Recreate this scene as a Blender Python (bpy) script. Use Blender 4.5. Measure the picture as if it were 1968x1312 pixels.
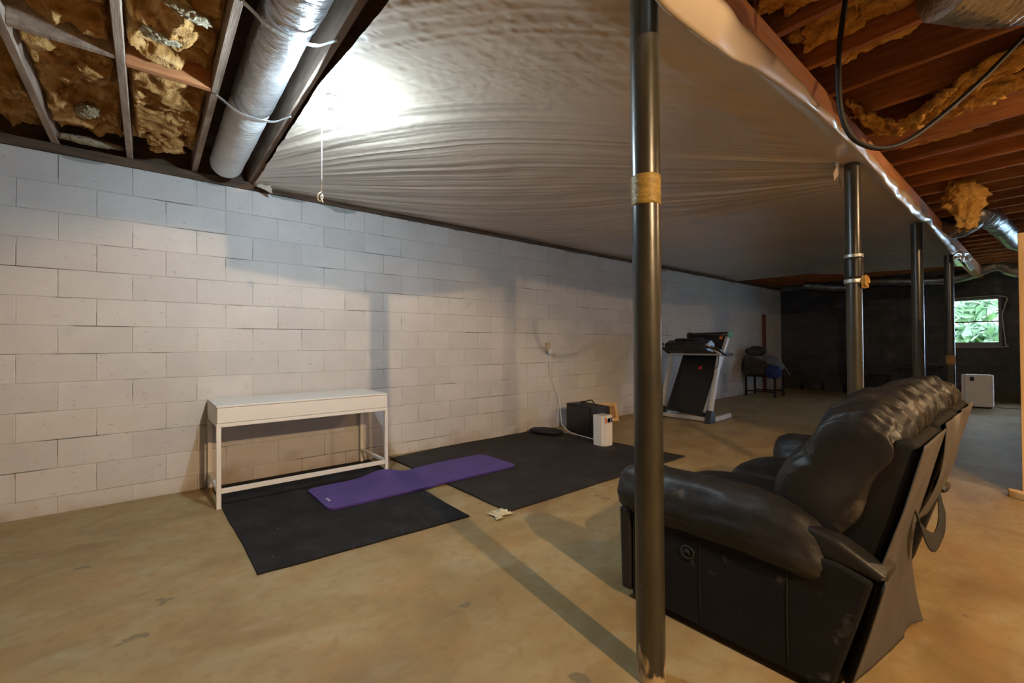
import bpy, bmesh, math, random
import numpy as np
from mathutils import Vector, Matrix, Euler

random.seed(7)
for o in list(bpy.data.objects):
    bpy.data.objects.remove(o)
scene = bpy.context.scene
COL = scene.collection

# ------------------------------------------------------------------ camera
# world: X runs along the painted block wall (left wall, plane Y=0), Y points into that wall, Z up
CAM = Vector((0.0, -4.50, 1.171))
F_PX, YAW, PITCH, ROLL = 848.0, 0.8816, 0.0099, -0.0078
fwd = Vector((math.cos(YAW) * math.cos(PITCH), math.sin(YAW) * math.cos(PITCH), math.sin(PITCH)))
rgt = Vector((math.sin(YAW), -math.cos(YAW), 0))
upv = rgt.cross(fwd)
r2 = rgt * math.cos(ROLL) + upv * math.sin(ROLL)
u2 = upv * math.cos(ROLL) - rgt * math.sin(ROLL)
cd = bpy.data.cameras.new('camera')
cd.sensor_width = 36.0
cd.lens = F_PX / 1968 * 36.0
cd.clip_start = 0.02
cam = bpy.data.objects.new('camera', cd)
cam.matrix_world = Matrix(((r2.x, u2.x, -fwd.x, CAM.x), (r2.y, u2.y, -fwd.y, CAM.y), (r2.z, u2.z, -fwd.z, CAM.z), (0, 0, 0, 1)))
COL.objects.link(cam)
scene.camera = cam

# ------------------------------------------------------------------ light
COOL_STRENGTH = 2400.0          # bare cool bulb on the plastic ceiling
WARM_STRENGTH = 4700.0          # bare warm bulbs between the right-hand joists
SKY_STRENGTH = 6.5
vs = scene.view_settings
vs.view_transform = 'Standard'
vs.look = 'None'
vs.exposure = -0.25
vs.gamma = 1.0
vs.use_curve_mapping = False

world = bpy.data.worlds.new('world')
scene.world = world
world.use_nodes = True
wn = world.node_tree
bg = wn.nodes['Background']
bg.inputs[0].default_value = (0.86, 0.95, 1.0, 1)
bg.inputs[1].default_value = SKY_STRENGTH


def area_light(name, loc, size, size_y, rot, power, color):
    d = bpy.data.lights.new(name, 'AREA')
    d.shape = 'RECTANGLE'
    d.size = size
    d.size_y = size_y
    d.energy = power
    d.color = color
    o = bpy.data.objects.new(name, d)
    o.location = loc
    o.rotation_euler = rot
    COL.objects.link(o)
    return o


# daylight entering by the glazed door in the far wall, right of the frame
area_light('door_daylight', (13.45, -6.4, 1.15), 2.0, 1.7, (0, math.radians(90), 0), 700, (0.42, 0.64, 1.0))


# ------------------------------------------------------------------ noise helpers (numpy)
def _hash(ix, iy, iz, seed):
    h = (ix * 374761393 + iy * 668265263 + iz * 2147483647 + seed * 974634541) & 0xFFFFFFFF
    h = ((h ^ (h >> 13)) * 1274126177) & 0xFFFFFFFF
    h = (h ^ (h >> 16)) & 0xFFFFFFFF
    return h.astype(np.float64) / 4294967295.0


def vnoise(x, y, z=0.0, seed=0):
    x, y, z = np.broadcast_arrays(np.asarray(x, float), np.asarray(y, float), np.asarray(z, float))
    ix, iy, iz = np.floor(x).astype(np.int64), np.floor(y).astype(np.int64), np.floor(z).astype(np.int64)
    fx, fy, fz = x - ix, y - iy, z - iz
    fx, fy, fz = [t * t * (3 - 2 * t) for t in (fx, fy, fz)]
    r = 0
    for a in (0, 1):
        for b in (0, 1):
            for c in (0, 1):
                w = (fx if a else 1 - fx) * (fy if b else 1 - fy) * (fz if c else 1 - fz)
                r = r + w * _hash(ix + a, iy + b, iz + c, seed)
    return r * 2 - 1


def fbm(x, y, z=0.0, octaves=4, seed=0, gain=0.5):
    r, a, f = 0, 1.0, 1.0
    for i in range(octaves):
        r = r + a * vnoise(np.asarray(x) * f, np.asarray(y) * f, np.asarray(z) * f, seed + i)
        a *= gain
        f *= 2.03
    return r


def ridge(x, y, z=0.0, octaves=4, seed=0):
    r, a, f = 0, 1.0, 1.0
    for i in range(octaves):
        r = r + a * (1 - 2 * np.abs(vnoise(np.asarray(x) * f, np.asarray(y) * f, np.asarray(z) * f, seed + i)))
        a *= 0.5
        f *= 2.1
    return r


# ------------------------------------------------------------------ materials
def material(name, stops, scale=4.0, detail=4.0, rough=0.7, metal=0.0, stretch=(1, 1, 1), bump=0.0, bump_scale=40.0,
             bump_stretch=None, rand=0.0, spec=0.4, distort=0.0, coords='world', rough_var=0.0, bump_dist=0.01, trans=0.0, sheen=0.0, coat=0.0):
    m = bpy.data.materials.new(name)
    m.use_nodes = True
    nt = m.node_tree
    N, L = nt.nodes, nt.links
    b = N['Principled BSDF']
    b.inputs['Roughness'].default_value = rough
    b.inputs['Metallic'].default_value = metal
    b.inputs['Specular IOR Level'].default_value = spec
    if sheen:
        b.inputs['Sheen Weight'].default_value = sheen
    if coat:
        b.inputs['Coat Weight'].default_value = coat
        b.inputs['Coat Roughness'].default_value = 0.12
    if trans:
        b.inputs['Transmission Weight'].default_value = trans
    if coords == 'world':
        src = N.new('ShaderNodeNewGeometry').outputs['Position']
    else:
        src = N.new('ShaderNodeTexCoord').outputs['Object']
    mp = N.new('ShaderNodeMapping')
    mp.inputs['Scale'].default_value = stretch
    L.new(src, mp.inputs[0])
    nz = N.new('ShaderNodeTexNoise')
    nz.inputs['Scale'].default_value = scale
    nz.inputs['Detail'].default_value = detail
    nz.inputs['Roughness'].default_value = 0.6
    nz.inputs['Distortion'].default_value = distort
    L.new(mp.outputs[0], nz.inputs['Vector'])
    col = None
    if len(stops) == 1:
        b.inputs['Base Color'].default_value = (*stops[0][1], 1)
    else:
        cr = N.new('ShaderNodeValToRGB')
        e = cr.color_ramp.elements
        while len(e) < len(stops):
            e.new(0.5)
        for i, (p, c) in enumerate(stops):
            e[i].position = p
            e[i].color = (*c, 1)
        L.new(nz.outputs[0], cr.inputs[0])
        col = cr.outputs[0]
        if rand:
            oi = N.new('ShaderNodeObjectInfo')
            mr = N.new('ShaderNodeMapRange')
            mr.inputs[3].default_value = 1 - rand
            mr.inputs[4].default_value = 1 + rand
            L.new(oi.outputs['Random'], mr.inputs[0])
            mx = N.new('ShaderNodeMix')
            mx.data_type = 'RGBA'
            mx.blend_type = 'MULTIPLY'
            mx.inputs[0].default_value = 1
            L.new(col, mx.inputs[6])
            L.new(mr.outputs[0], mx.inputs[7])
            col = mx.outputs[2]
        L.new(col, b.inputs['Base Color'])
    if rough_var:
        mr = N.new('ShaderNodeMapRange')
        mr.inputs[3].default_value = rough - rough_var
        mr.inputs[4].default_value = rough + rough_var
        L.new(nz.outputs[0], mr.inputs[0])
        L.new(mr.outputs[0], b.inputs['Roughness'])
    if bump:
        mp2 = N.new('ShaderNodeMapping')
        mp2.inputs['Scale'].default_value = bump_stretch or stretch
        L.new(src, mp2.inputs[0])
        n2 = N.new('ShaderNodeTexNoise')
        n2.inputs['Scale'].default_value = bump_scale
        n2.inputs['Detail'].default_value = 5
        L.new(mp2.outputs[0], n2.inputs['Vector'])
        bp = N.new('ShaderNodeBump')
        bp.inputs['Strength'].default_value = bump
        bp.inputs['Distance'].default_value = bump_dist
        L.new(n2.outputs[0], bp.inputs['Height'])
        L.new(bp.outputs[0], b.inputs['Normal'])
    return m


def add_layer(m, color, scale, lo, hi, stretch=(1, 1, 1), zmask=None, amount=1.0, detail=5.0, offset=(0, 0, 0), distort=0.0, xmask=None):
    """lay a patchy layer (dirt, stain, worn paint) over a material's base colour; zmask=(z0,z1): fades in from z0 to z1"""
    nt = m.node_tree
    N, L = nt.nodes, nt.links
    b = N['Principled BSDF']
    inp = b.inputs['Base Color']
    src = N.new('ShaderNodeNewGeometry').outputs['Position']
    mp = N.new('ShaderNodeMapping')
    mp.inputs['Scale'].default_value = stretch
    mp.inputs['Location'].default_value = offset
    L.new(src, mp.inputs[0])
    nz = N.new('ShaderNodeTexNoise')
    nz.inputs['Scale'].default_value = scale
    nz.inputs['Detail'].default_value = detail
    nz.inputs['Distortion'].default_value = distort
    L.new(mp.outputs[0], nz.inputs['Vector'])
    mr = N.new('ShaderNodeMapRange')
    mr.inputs[1].default_value = lo
    mr.inputs[2].default_value = hi
    mr.inputs[3].default_value = 0
    mr.inputs[4].default_value = amount
    fac = nz.outputs[0]
    for mask, ax in ((zmask, 2), (xmask, 0)):
        if not mask:
            continue
        sp = N.new('ShaderNodeSeparateXYZ')
        L.new(src, sp.inputs[0])
        mz = N.new('ShaderNodeMapRange')
        mz.inputs[1].default_value = mask[0]
        mz.inputs[2].default_value = mask[1]
        mz.inputs[3].default_value = -0.5
        mz.inputs[4].default_value = 0.5 if len(mask) < 3 else mask[2]
        L.new(sp.outputs[ax], mz.inputs[0])
        ad = N.new('ShaderNodeMath')
        ad.operation = 'ADD'
        L.new(fac, ad.inputs[0])
        L.new(mz.outputs[0], ad.inputs[1])
        fac = ad.outputs[0]
    L.new(fac, mr.inputs[0])
    mx = N.new('ShaderNodeMix')
    mx.data_type = 'RGBA'
    L.new(mr.outputs[0], mx.inputs[0])
    if inp.links:
        L.new(inp.links[0].from_socket, mx.inputs[6])
    else:
        mx.inputs[6].default_value = inp.default_value
    mx.inputs[7].default_value = (*color, 1)
    L.new(mx.outputs[2], inp)


def emitter(name, color, strength):
    m = bpy.data.materials.new(name)
    m.use_nodes = True
    b = m.node_tree.nodes['Principled BSDF']
    b.inputs['Base Color'].default_value = (1, 1, 1, 1)
    b.inputs['Emission Color'].default_value = (*color, 1)
    b.inputs['Emission Strength'].default_value = strength
    return m


M = {}
M['paint'] = material('painted_block', [(0.3, (0.52, 0.505, 0.50)), (0.6, (0.60, 0.585, 0.575))], scale=1.6, rough=0.75, rand=0.05, bump=0.25, bump_scale=90, bump_dist=0.004)
add_layer(M['paint'], (0.26, 0.24, 0.23), 34, 0.645, 0.70, stretch=(0.6, 1, 1.5), amount=0.55)
add_layer(M['paint'], (0.36, 0.35, 0.35), 3.2, 0.62, 0.80, amount=0.55)
add_layer(M['paint'], (0.36, 0.26, 0.19), 3.0, 0.62, 0.95, zmask=(0.55, -0.15), amount=0.75)
add_layer(M['paint'], (0.26, 0.28, 0.27), 5.0, 0.70, 0.76, zmask=(2.36, 2.66), amount=0.85, stretch=(0.6, 1, 2))
add_layer(M['paint'], (0.20, 0.17, 0.15), 2.4, 0.95, 1.10, zmask=(1.9, 2.75), xmask=(1.0, 6.0, 0.15), amount=0.7)
M['mortar'] = material('painted_mortar', [(0.35, (0.44, 0.43, 0.42)), (0.6, (0.55, 0.535, 0.525))], scale=2.5, rough=0.9, bump=0.3, bump_scale=60)
add_layer(M['mortar'], (0.05, 0.045, 0.04), 1.9, 0.53, 0.58, stretch=(0.7, 1, 2.2), amount=0.95)
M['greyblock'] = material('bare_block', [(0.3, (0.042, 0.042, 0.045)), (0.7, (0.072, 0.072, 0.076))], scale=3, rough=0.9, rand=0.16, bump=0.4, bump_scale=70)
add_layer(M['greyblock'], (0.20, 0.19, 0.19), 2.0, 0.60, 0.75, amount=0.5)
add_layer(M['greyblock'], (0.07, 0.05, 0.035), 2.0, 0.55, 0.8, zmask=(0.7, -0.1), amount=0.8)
M['greymortar'] = material('bare_mortar', [(0.3, (0.12, 0.12, 0.12)), (0.7, (0.20, 0.20, 0.20))], scale=6, rough=0.95)
M['concrete'] = material('stained_concrete', [(0.30, (0.23, 0.155, 0.068)), (0.48, (0.33, 0.24, 0.112)), (0.62, (0.38, 0.30, 0.16)), (0.75, (0.35, 0.22, 0.09))], scale=1.5, detail=8,
                         rough=0.55, stretch=(1.0, 1.5, 1), bump=0.15, bump_scale=22, distort=0.6, rough_var=0.12, bump_dist=0.004)
add_layer(M['concrete'], (0.36, 0.20, 0.075), 2.7, 0.52, 0.70, amount=0.55, detail=7, stretch=(1, 1.6, 1))
add_layer(M['concrete'], (0.42, 0.37, 0.27), 4.5, 0.56, 0.76, amount=0.5, detail=7, offset=(3, 1, 0), stretch=(1, 1.7, 1))
add_layer(M['concrete'], (0.15, 0.13, 0.085), 4.5, 0.685, 0.70, amount=0.75, offset=(7, 2, 0), detail=7)
add_layer(M['concrete'], (0.24, 0.15, 0.06), 13.0, 0.50, 0.72, amount=0.45, detail=9, offset=(1, 9, 0), distort=0.8)
M['joist'] = material('joist_wood', [(0.3, (0.22, 0.075, 0.022)), (0.55, (0.34, 0.125, 0.040)), (0.75, (0.42, 0.18, 0.065))], scale=6, detail=6, rough=0.8, stretch=(8, 0.7, 8), rand=0.25, bump=0.2, bump_scale=30)
M['oldjoist'] = material('old_joist_wood', [(0.3, (0.22, 0.155, 0.115)), (0.55, (0.34, 0.26, 0.20)), (0.75, (0.48, 0.40, 0.32))], scale=4, detail=6, rough=0.85, stretch=(6, 0.8, 6), rand=0.2, bump=0.2, bump_scale=30)
M['block_wood'] = material('orange_blocking', [(0.3, (0.34, 0.12, 0.045)), (0.7, (0.52, 0.24, 0.10))], scale=5, rough=0.8, stretch=(1, 8, 8))
M['subfloor'] = material('subfloor_boards', [(0.3, (0.05, 0.026, 0.013)), (0.7, (0.10, 0.05, 0.024))], scale=4, rough=0.9, stretch=(1, 6, 1))
M['sill'] = material('sill_wood', [(0.3, (0.05, 0.032, 0.022)), (0.7, (0.13, 0.085, 0.055))], scale=5, rough=0.9, stretch=(0.7, 5, 5))
M['girder'] = material('girder_wood', [(0.3, (0.30, 0.115, 0.035)), (0.7, (0.44, 0.19, 0.065))], scale=5, rough=0.8, stretch=(0.6, 6, 6), bump=0.15, bump_scale=30)
M['insul'] = material('fibreglass_brown', [(0.28, (0.14, 0.065, 0.020)), (0.45, (0.36, 0.19, 0.062)), (0.58, (0.50, 0.30, 0.12)), (0.75, (0.62, 0.44, 0.21))], scale=7, detail=8, rough=1.0, spec=0.05,
                      stretch=(1.2, 1, 2), bump=0.7, bump_scale=85, bump_dist=0.012, distort=1.0)
M['insul_pale'] = material('fibreglass_pale', [(0.3, (0.26, 0.20, 0.12)), (0.65, (0.40, 0.36, 0.26))], scale=14, detail=6, rough=1.0, spec=0.0, bump=0.7, bump_scale=110, bump_dist=0.01)
M['insul_gold'] = material('fibreglass_gold', [(0.28, (0.27, 0.12, 0.03)), (0.5, (0.52, 0.28, 0.07)), (0.72, (0.68, 0.44, 0.16))], scale=9, detail=8, rough=1.0, spec=0.05, bump=1.0, bump_scale=50,
                           bump_dist=0.02, distort=0.8)
M['plastic'] = material('plastic_sheet', [(0.35, (0.51, 0.43, 0.345)), (0.65, (0.57, 0.49, 0.40))], coat=0.7, scale=0.8, rough=0.28, spec=0.6, bump=0.2, bump_scale=20, bump_stretch=(1, 1, 1), bump_dist=0.006)
add_layer(M['plastic'], (0.22, 0.14, 0.09), 0.9, 0.70, 0.76, stretch=(0.8, 2, 1), amount=0.3, offset=(4, 3, 0))
M['foil'] = material('foil_wrap', [(0.3, (0.50, 0.50, 0.52)), (0.7, (0.72, 0.72, 0.74))], scale=5, rough=0.28, metal=0.9, bump=0.6, bump_scale=14, bump_stretch=(1, 2, 1), bump_dist=0.02)
M['duct_white'] = material('white_duct_wrap', [(0.3, (0.58, 0.59, 0.60)), (0.7, (0.72, 0.73, 0.74))], scale=8, rough=0.45, metal=0.25, bump=0.5, bump_scale=10, bump_stretch=(1, 4, 1), bump_dist=0.015)
M['foil_dark'] = material('dull_foil', [(0.3, (0.24, 0.23, 0.24)), (0.7, (0.45, 0.44, 0.45))], scale=5, rough=0.36, metal=0.85, bump=0.7, bump_scale=16, bump_dist=0.02)
M['strap'] = material('galvanised_strap', [(0.3, (0.42, 0.44, 0.44)), (0.7, (0.58, 0.60, 0.60))], scale=20, rough=0.4, metal=0.8)
M['post'] = material('dark_post_paint', [(0.3, (0.022, 0.021, 0.016)), (0.6, (0.040, 0.037, 0.025)), (0.75, (0.062, 0.055, 0.034))], scale=9, rough=0.30, spec=0.6, stretch=(1, 1, 0.35), bump=0.05, bump_scale=60)
add_layer(M['post'], (0.46, 0.34, 0.20), 18, 0.70, 0.78, zmask=(0.32, -0.04), amount=0.9, stretch=(1, 1, 0.5))
add_layer(M['post'], (0.20, 0.17, 0.12), 30, 0.73, 0.76, amount=0.7)
M['tape'] = material('tape_wrap', [(0.3, (0.20, 0.13, 0.03)), (0.7, (0.36, 0.25, 0.07))], scale=25, rough=0.35, stretch=(1, 1, 3), bump=0.5, bump_scale=60)
M['white_desk'] = material('white_lacquer', [(0.3, (0.74, 0.72, 0.68)), (0.7, (0.78, 0.76, 0.72))], scale=3, rough=0.4)
M['mat'] = material('rubber_mat', [(0.3, (0.011, 0.011, 0.012)), (0.55, (0.019, 0.019, 0.021)), (0.75, (0.034, 0.033, 0.036))], scale=6, detail=9, spec=0.2, rough=0.85, bump=0.3, bump_scale=160, bump_dist=0.003)
add_layer(M['mat'], (0.35, 0.34, 0.33), 45, 0.735, 0.75, amount=0.9)
M['mat_brown'] = material('rubber_mat_warm', [(0.3, (0.015, 0.013, 0.013)), (0.55, (0.024, 0.021, 0.021)), (0.75, (0.045, 0.040, 0.037))], scale=4, detail=9, spec=0.3, rough=0.72, bump=0.3, bump_scale=160, bump_dist=0.003)
M['purple'] = material('purple_foam', [(0.3, (0.074, 0.045, 0.20)), (0.7, (0.098, 0.062, 0.245))], scale=5, rough=0.7, bump=0.2, bump_scale=200, bump_dist=0.002)
M['purple_edge'] = material('purple_foam_edge', [(0.3, (0.06, 0.028, 0.20)), (0.7, (0.075, 0.035, 0.23))], scale=5, rough=0.75)
M['print'] = material('pale_print', [(0.5, (0.62, 0.58, 0.72))], rough=0.6)
M['leather'] = material('worn_black_leather', [(0.3, (0.009, 0.0085, 0.0085)), (0.55, (0.016, 0.015, 0.015)), (0.75, (0.034, 0.032, 0.032))], scale=5, detail=7, rough=0.46, spec=0.4, bump=0.25, bump_scale=110, bump_dist=0.003, rough_var=0.1)
add_layer(M['leather'], (0.20, 0.17, 0.145), 7, 0.64, 0.80, amount=0.5, detail=8)
M['leather_side'] = material('black_side_cloth', [(0.3, (0.006, 0.0056, 0.0056)), (0.7, (0.011, 0.010, 0.0098))], scale=4, rough=0.8, spec=0.25)
add_layer(M['leather_side'], (0.13, 0.12, 0.11), 6, 0.63, 0.72, amount=0.45, detail=9, distort=2.0)
M['back_cloth'] = material('grey_back_cloth', [(0.3, (0.060, 0.053, 0.050)), (0.7, (0.088, 0.078, 0.074))], scale=6, rough=0.7, bump=0.15, bump_scale=120, bump_dist=0.003)
add_layer(M['back_cloth'], (0.28, 0.26, 0.25), 5, 0.68, 0.82, zmask=(0.55, 1.1), amount=0.5)
M['black'] = material('black_cloth', [(0.3, (0.010, 0.010, 0.011)), (0.7, (0.020, 0.020, 0.021))], scale=12, rough=0.75, bump=0.3, bump_scale=80)
M['black_gloss'] = material('black_plastic', [(0.3, (0.011, 0.011, 0.012)), (0.7, (0.017, 0.017, 0.018))], scale=6, rough=0.35)
M['silver'] = material('silver_frame', [(0.3, (0.46, 0.45, 0.43)), (0.7, (0.56, 0.55, 0.53))], scale=6, rough=0.45, metal=0.3)
M['teal_glint'] = material('cap_reflection', [(0.5, (0.16, 0.48, 0.42))], rough=0.4)  # teal light reflecting off the treadmill's roller cap, painted in as its colour
M['red'] = material('red_dot', [(0.5, (0.55, 0.02, 0.05))], rough=0.5)
M['orange_label'] = material('orange_label', [(0.5, (0.75, 0.22, 0.05))], rough=0.5)
M['blue_label'] = material('blue_label', [(0.5, (0.05, 0.10, 0.28))], rough=0.5)
M['white_plastic'] = material('white_plastic', [(0.3, (0.72, 0.70, 0.68)), (0.7, (0.76, 0.74, 0.72))], scale=3, rough=0.45)
M['white_cord'] = material('white_cord', [(0.5, (0.74, 0.72, 0.68))], rough=0.5)
M['beige'] = material('beige_box', [(0.3, (0.42, 0.34, 0.22)), (0.7, (0.50, 0.41, 0.27))], scale=20, rough=0.6)
M['card'] = material('tan_card', [(0.3, (0.55, 0.34, 0.15)), (0.7, (0.66, 0.45, 0.23))], scale=12, rough=0.8)
M['card_dark'] = material('dark_card_print', [(0.3, (0.20, 0.09, 0.03)), (0.6, (0.40, 0.22, 0.08))], scale=40, rough=0.8)
M['pale_wood'] = material('pale_stud', [(0.3, (0.56, 0.38, 0.18)), (0.7, (0.70, 0.50, 0.27))], scale=5, rough=0.75, stretch=(8, 8, 0.7))
M['brown_board'] = material('brown_board', [(0.3, (0.13, 0.040, 0.022)), (0.7, (0.20, 0.065, 0.036))], scale=6, rough=0.7, stretch=(8, 8, 0.7))
M['cable'] = material('black_cable', [(0.5, (0.006, 0.006, 0.0065))], rough=0.6)
M['grey_cloth'] = material('grey_cloth', [(0.3, (0.10, 0.115, 0.13)), (0.7, (0.20, 0.22, 0.24))], scale=9, rough=0.8, bump=0.5, bump_scale=40)
M['olive_cloth'] = material('dark_olive_cloth', [(0.3, (0.030, 0.029, 0.028)), (0.7, (0.065, 0.062, 0.058))], scale=9, rough=0.85, bump=0.5, bump_scale=40)
M['blue_cloth'] = material('blue_cloth', [(0.3, (0.012, 0.03, 0.16)), (0.7, (0.03, 0.07, 0.30))], scale=9, rough=0.7)
M['frame_paint'] = material('window_frame_paint', [(0.3, (0.16, 0.15, 0.18)), (0.7, (0.22, 0.21, 0.24))], scale=9, rough=0.6)
M['caulk'] = material('pale_caulk', [(0.3, (0.40, 0.40, 0.40)), (0.7, (0.58, 0.57, 0.55))], scale=20, rough=0.9)
M['porcelain'] = material('porcelain', [(0.5, (0.80, 0.79, 0.76))], rough=0.3)
M['wrapper'] = material('pale_wrapper', [(0.3, (0.44, 0.42, 0.22)), (0.5, (0.55, 0.53, 0.38)), (0.7, (0.68, 0.66, 0.58))], scale=30, rough=0.35, bump=0.4, bump_scale=50)
M['leaf'] = material('leaf_green', [(0.3, (0.20, 0.36, 0.25)), (0.7, (0.42, 0.56, 0.46))], scale=3, rough=0.6)
M['bark'] = material('bark', [(0.3, (0.06, 0.045, 0.03)), (0.7, (0.14, 0.11, 0.08))], scale=10, rough=0.9)
M['grass'] = material('lawn', [(0.3, (0.12, 0.26, 0.06)), (0.7, (0.24, 0.40, 0.12))], scale=2, rough=0.9)
M['plainwall'] = material('unpainted_wall', [(0.3, (0.16, 0.155, 0.15)), (0.7, (0.26, 0.25, 0.24))], scale=3, rough=0.9)
M['cool_bulb'] = emitter('cool_bulb_glow', (0.68, 0.87, 1.0), COOL_STRENGTH)
M['warm_bulb_strong'] = emitter('strong_warm_bulb_glow', (1.0, 0.67, 0.36), WARM_STRENGTH * 3.6)
M['warm_bulb'] = emitter('warm_bulb_glow', (1.0, 0.67, 0.36), WARM_STRENGTH)
g = bpy.data.materials.new('window_glass')
g.use_nodes = True
gb = g.node_tree.nodes['Principled BSDF']
gb.inputs['Base Color'].default_value = (0.95, 0.98, 0.97, 1)
gb.inputs['Roughness'].default_value = 0.02
gb.inputs['Transmission Weight'].default_value = 1.0
gb.inputs['IOR'].default_value = 1.05
M['glass'] = g


# ------------------------------------------------------------------ object helpers
def link(o, parent=None):
    COL.objects.link(o)
    if parent is not None:
        o.parent = parent
    return o


def empty(name, loc=(0, 0, 0), rz=0.0, parent=None):
    o = bpy.data.objects.new(name, None)
    o.empty_display_size = 0.1
    o.location = loc
    o.rotation_euler = (0, 0, rz)
    return link(o, parent)


def tag(o, label, cat, group=None, kind=None):
    o['label'] = label
    o['category'] = cat
    if group:
        o['group'] = group
    if kind:
        o['kind'] = kind
    return o


def struct(o):
    o['kind'] = 'structure'
    return o


def from_data(name, verts, faces, mat, parent=None, smooth=False):
    me = bpy.data.meshes.new(name)
    me.from_pydata([tuple(v) for v in verts], [], faces)
    me.validate()
    if mat:
        me.materials.append(M[mat])
    if smooth:
        me.polygons.foreach_set('use_smooth', [True] * len(me.polygons))
    me.update()
    return link(bpy.data.objects.new(name, me), parent)


def from_bm(name, bm, mat, parent=None, smooth=False):
    bmesh.ops.recalc_face_normals(bm, faces=bm.faces)
    me = bpy.data.meshes.new(name)
    bm.to_mesh(me)
    bm.free()
    if mat:
        me.materials.append(M[mat])
    if smooth:
        me.polygons.foreach_set('use_smooth', [True] * len(me.polygons))
    return link(bpy.data.objects.new(name, me), parent)


def add_box(bm, lo, hi, bevel=0.0, seg=2):
    lo, hi = Vector(lo), Vector(hi)
    c, s = (lo + hi) / 2, hi - lo
    r = bmesh.ops.create_cube(bm, size=1.0, matrix=Matrix.Translation(c) @ Matrix.Diagonal((abs(s.x), abs(s.y), abs(s.z), 1)))
    if bevel:
        es = list({e for v in r['verts'] for e in v.link_edges})
        bmesh.ops.bevel(bm, geom=es, offset=bevel, segments=seg, profile=0.5, affect='EDGES')


def box(name, lo, hi, mat, parent=None, bevel=0.0, seg=2, smooth=False):
    bm = bmesh.new()
    add_box(bm, lo, hi, bevel, seg)
    return from_bm(name, bm, mat, parent, smooth)


def bar(name, a, b, w, h, mat, parent=None, bevel=0.0, up=(0, 0, 1)):
    """rectangular bar from a to b, w across, h along up"""
    a, b = Vector(a), Vector(b)
    d = (b - a)
    ln = d.length
    z = d.normalized()
    x = Vector(up).cross(z)
    if x.length < 1e-4:
        x = Vector((1, 0, 0))
    x.normalize()
    y = z.cross(x)
    mt = Matrix(((x.x, y.x, z.x, (a.x + b.x) / 2), (x.y, y.y, z.y, (a.y + b.y) / 2), (x.z, y.z, z.z, (a.z + b.z) / 2), (0, 0, 0, 1)))
    bm = bmesh.new()
    add_box(bm, (-w / 2, -h / 2, -ln / 2), (w / 2, h / 2, ln / 2), bevel)
    bmesh.ops.transform(bm, matrix=mt, verts=bm.verts)
    return from_bm(name, bm, mat, parent)


def smooth_path(pts, n):
    P = [Vector(p) for p in pts]
    P = [P[0] * 2 - P[1]] + P + [P[-1] * 2 - P[-2]]
    out = []
    segs = len(P) - 3
    for i in range(n):
        t = i / (n - 1) * segs
        k = min(int(t), segs - 1)
        u = t - k
        p0, p1, p2, p3 = P[k:k + 4]
        out.append(0.5 * ((2 * p1) + (p2 - p0) * u + (2 * p0 - 5 * p1 + 4 * p2 - p3) * u * u + (3 * p1 - p0 - 3 * p2 + p3) * u ** 3))
    return out


def tube(name, pts, rad, mat, parent=None, n=24, seg=12, noise=0.0, nscale=8.0, seed=0, ribs=0.0, rib_len=0.04, squash=1.0, caps=True):
    P = smooth_path(pts, n) if n else [Vector(p) for p in pts]
    n = len(P)
    verts, faces = [], []
    x = None
    dist = 0.0
    for i, p in enumerate(P):
        d = (P[min(i + 1, n - 1)] - P[max(i - 1, 0)]).normalized()
        if i:
            dist += (p - P[i - 1]).length
        if x is None:
            x = d.cross(Vector((0, 0, 1)))
            if x.length < 1e-3:
                x = d.cross(Vector((1, 0, 0)))
        x = (x - d * x.dot(d)).normalized()
        y = d.cross(x)
        r = rad(i / (n - 1)) if callable(rad) else rad
        if ribs:
            r += ribs * math.sin(dist / rib_len * 2 * math.pi)
        for k in range(seg):
            a = 2 * math.pi * k / seg
            q = p + x * (math.cos(a) * r) + y * (math.sin(a) * r * squash)
            if noise:
                nv = float(fbm(q.x * nscale, q.y * nscale, q.z * nscale, 3, seed))
                q = p + (q - p) * (1 + noise * nv)
            verts.append(q)
    for i in range(n - 1):
        for k in range(seg):
            k2 = (k + 1) % seg
            faces.append((i * seg + k, i * seg + k2, (i + 1) * seg + k2, (i + 1) * seg + k))
    if caps:
        faces.append(tuple(range(seg))[::-1])
        faces.append(tuple((n - 1) * seg + k for k in range(seg)))
    return from_data(name, verts, faces, mat, parent, True)


def prism(name, pts, axis, a, b, mat, parent=None, bevel=0.0, seg=2, smooth=False):
    """extrude a 2-D outline along an axis. axis 'x': pts are (y,z); 'y': (x,z); 'z': (x,y)"""
    bm = bmesh.new()
    def mk(p, t):
        return {'x': (t, p[0], p[1]), 'y': (p[0], t, p[1]), 'z': (p[0], p[1], t)}[axis]
    v0 = [bm.verts.new(mk(p, a)) for p in pts]
    v1 = [bm.verts.new(mk(p, b)) for p in pts]
    bm.faces.new(v0)
    bm.faces.new(v1[::-1])
    for i in range(len(pts)):
        j = (i + 1) % len(pts)
        bm.faces.new((v0[i], v0[j], v1[j], v1[i]))
    bmesh.ops.recalc_face_normals(bm, faces=bm.faces)
    if bevel:
        bmesh.ops.bevel(bm, geom=list(bm.edges), offset=bevel, segments=seg, profile=0.5, affect='EDGES')
    return from_bm(name, bm, mat, parent, smooth)


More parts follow.
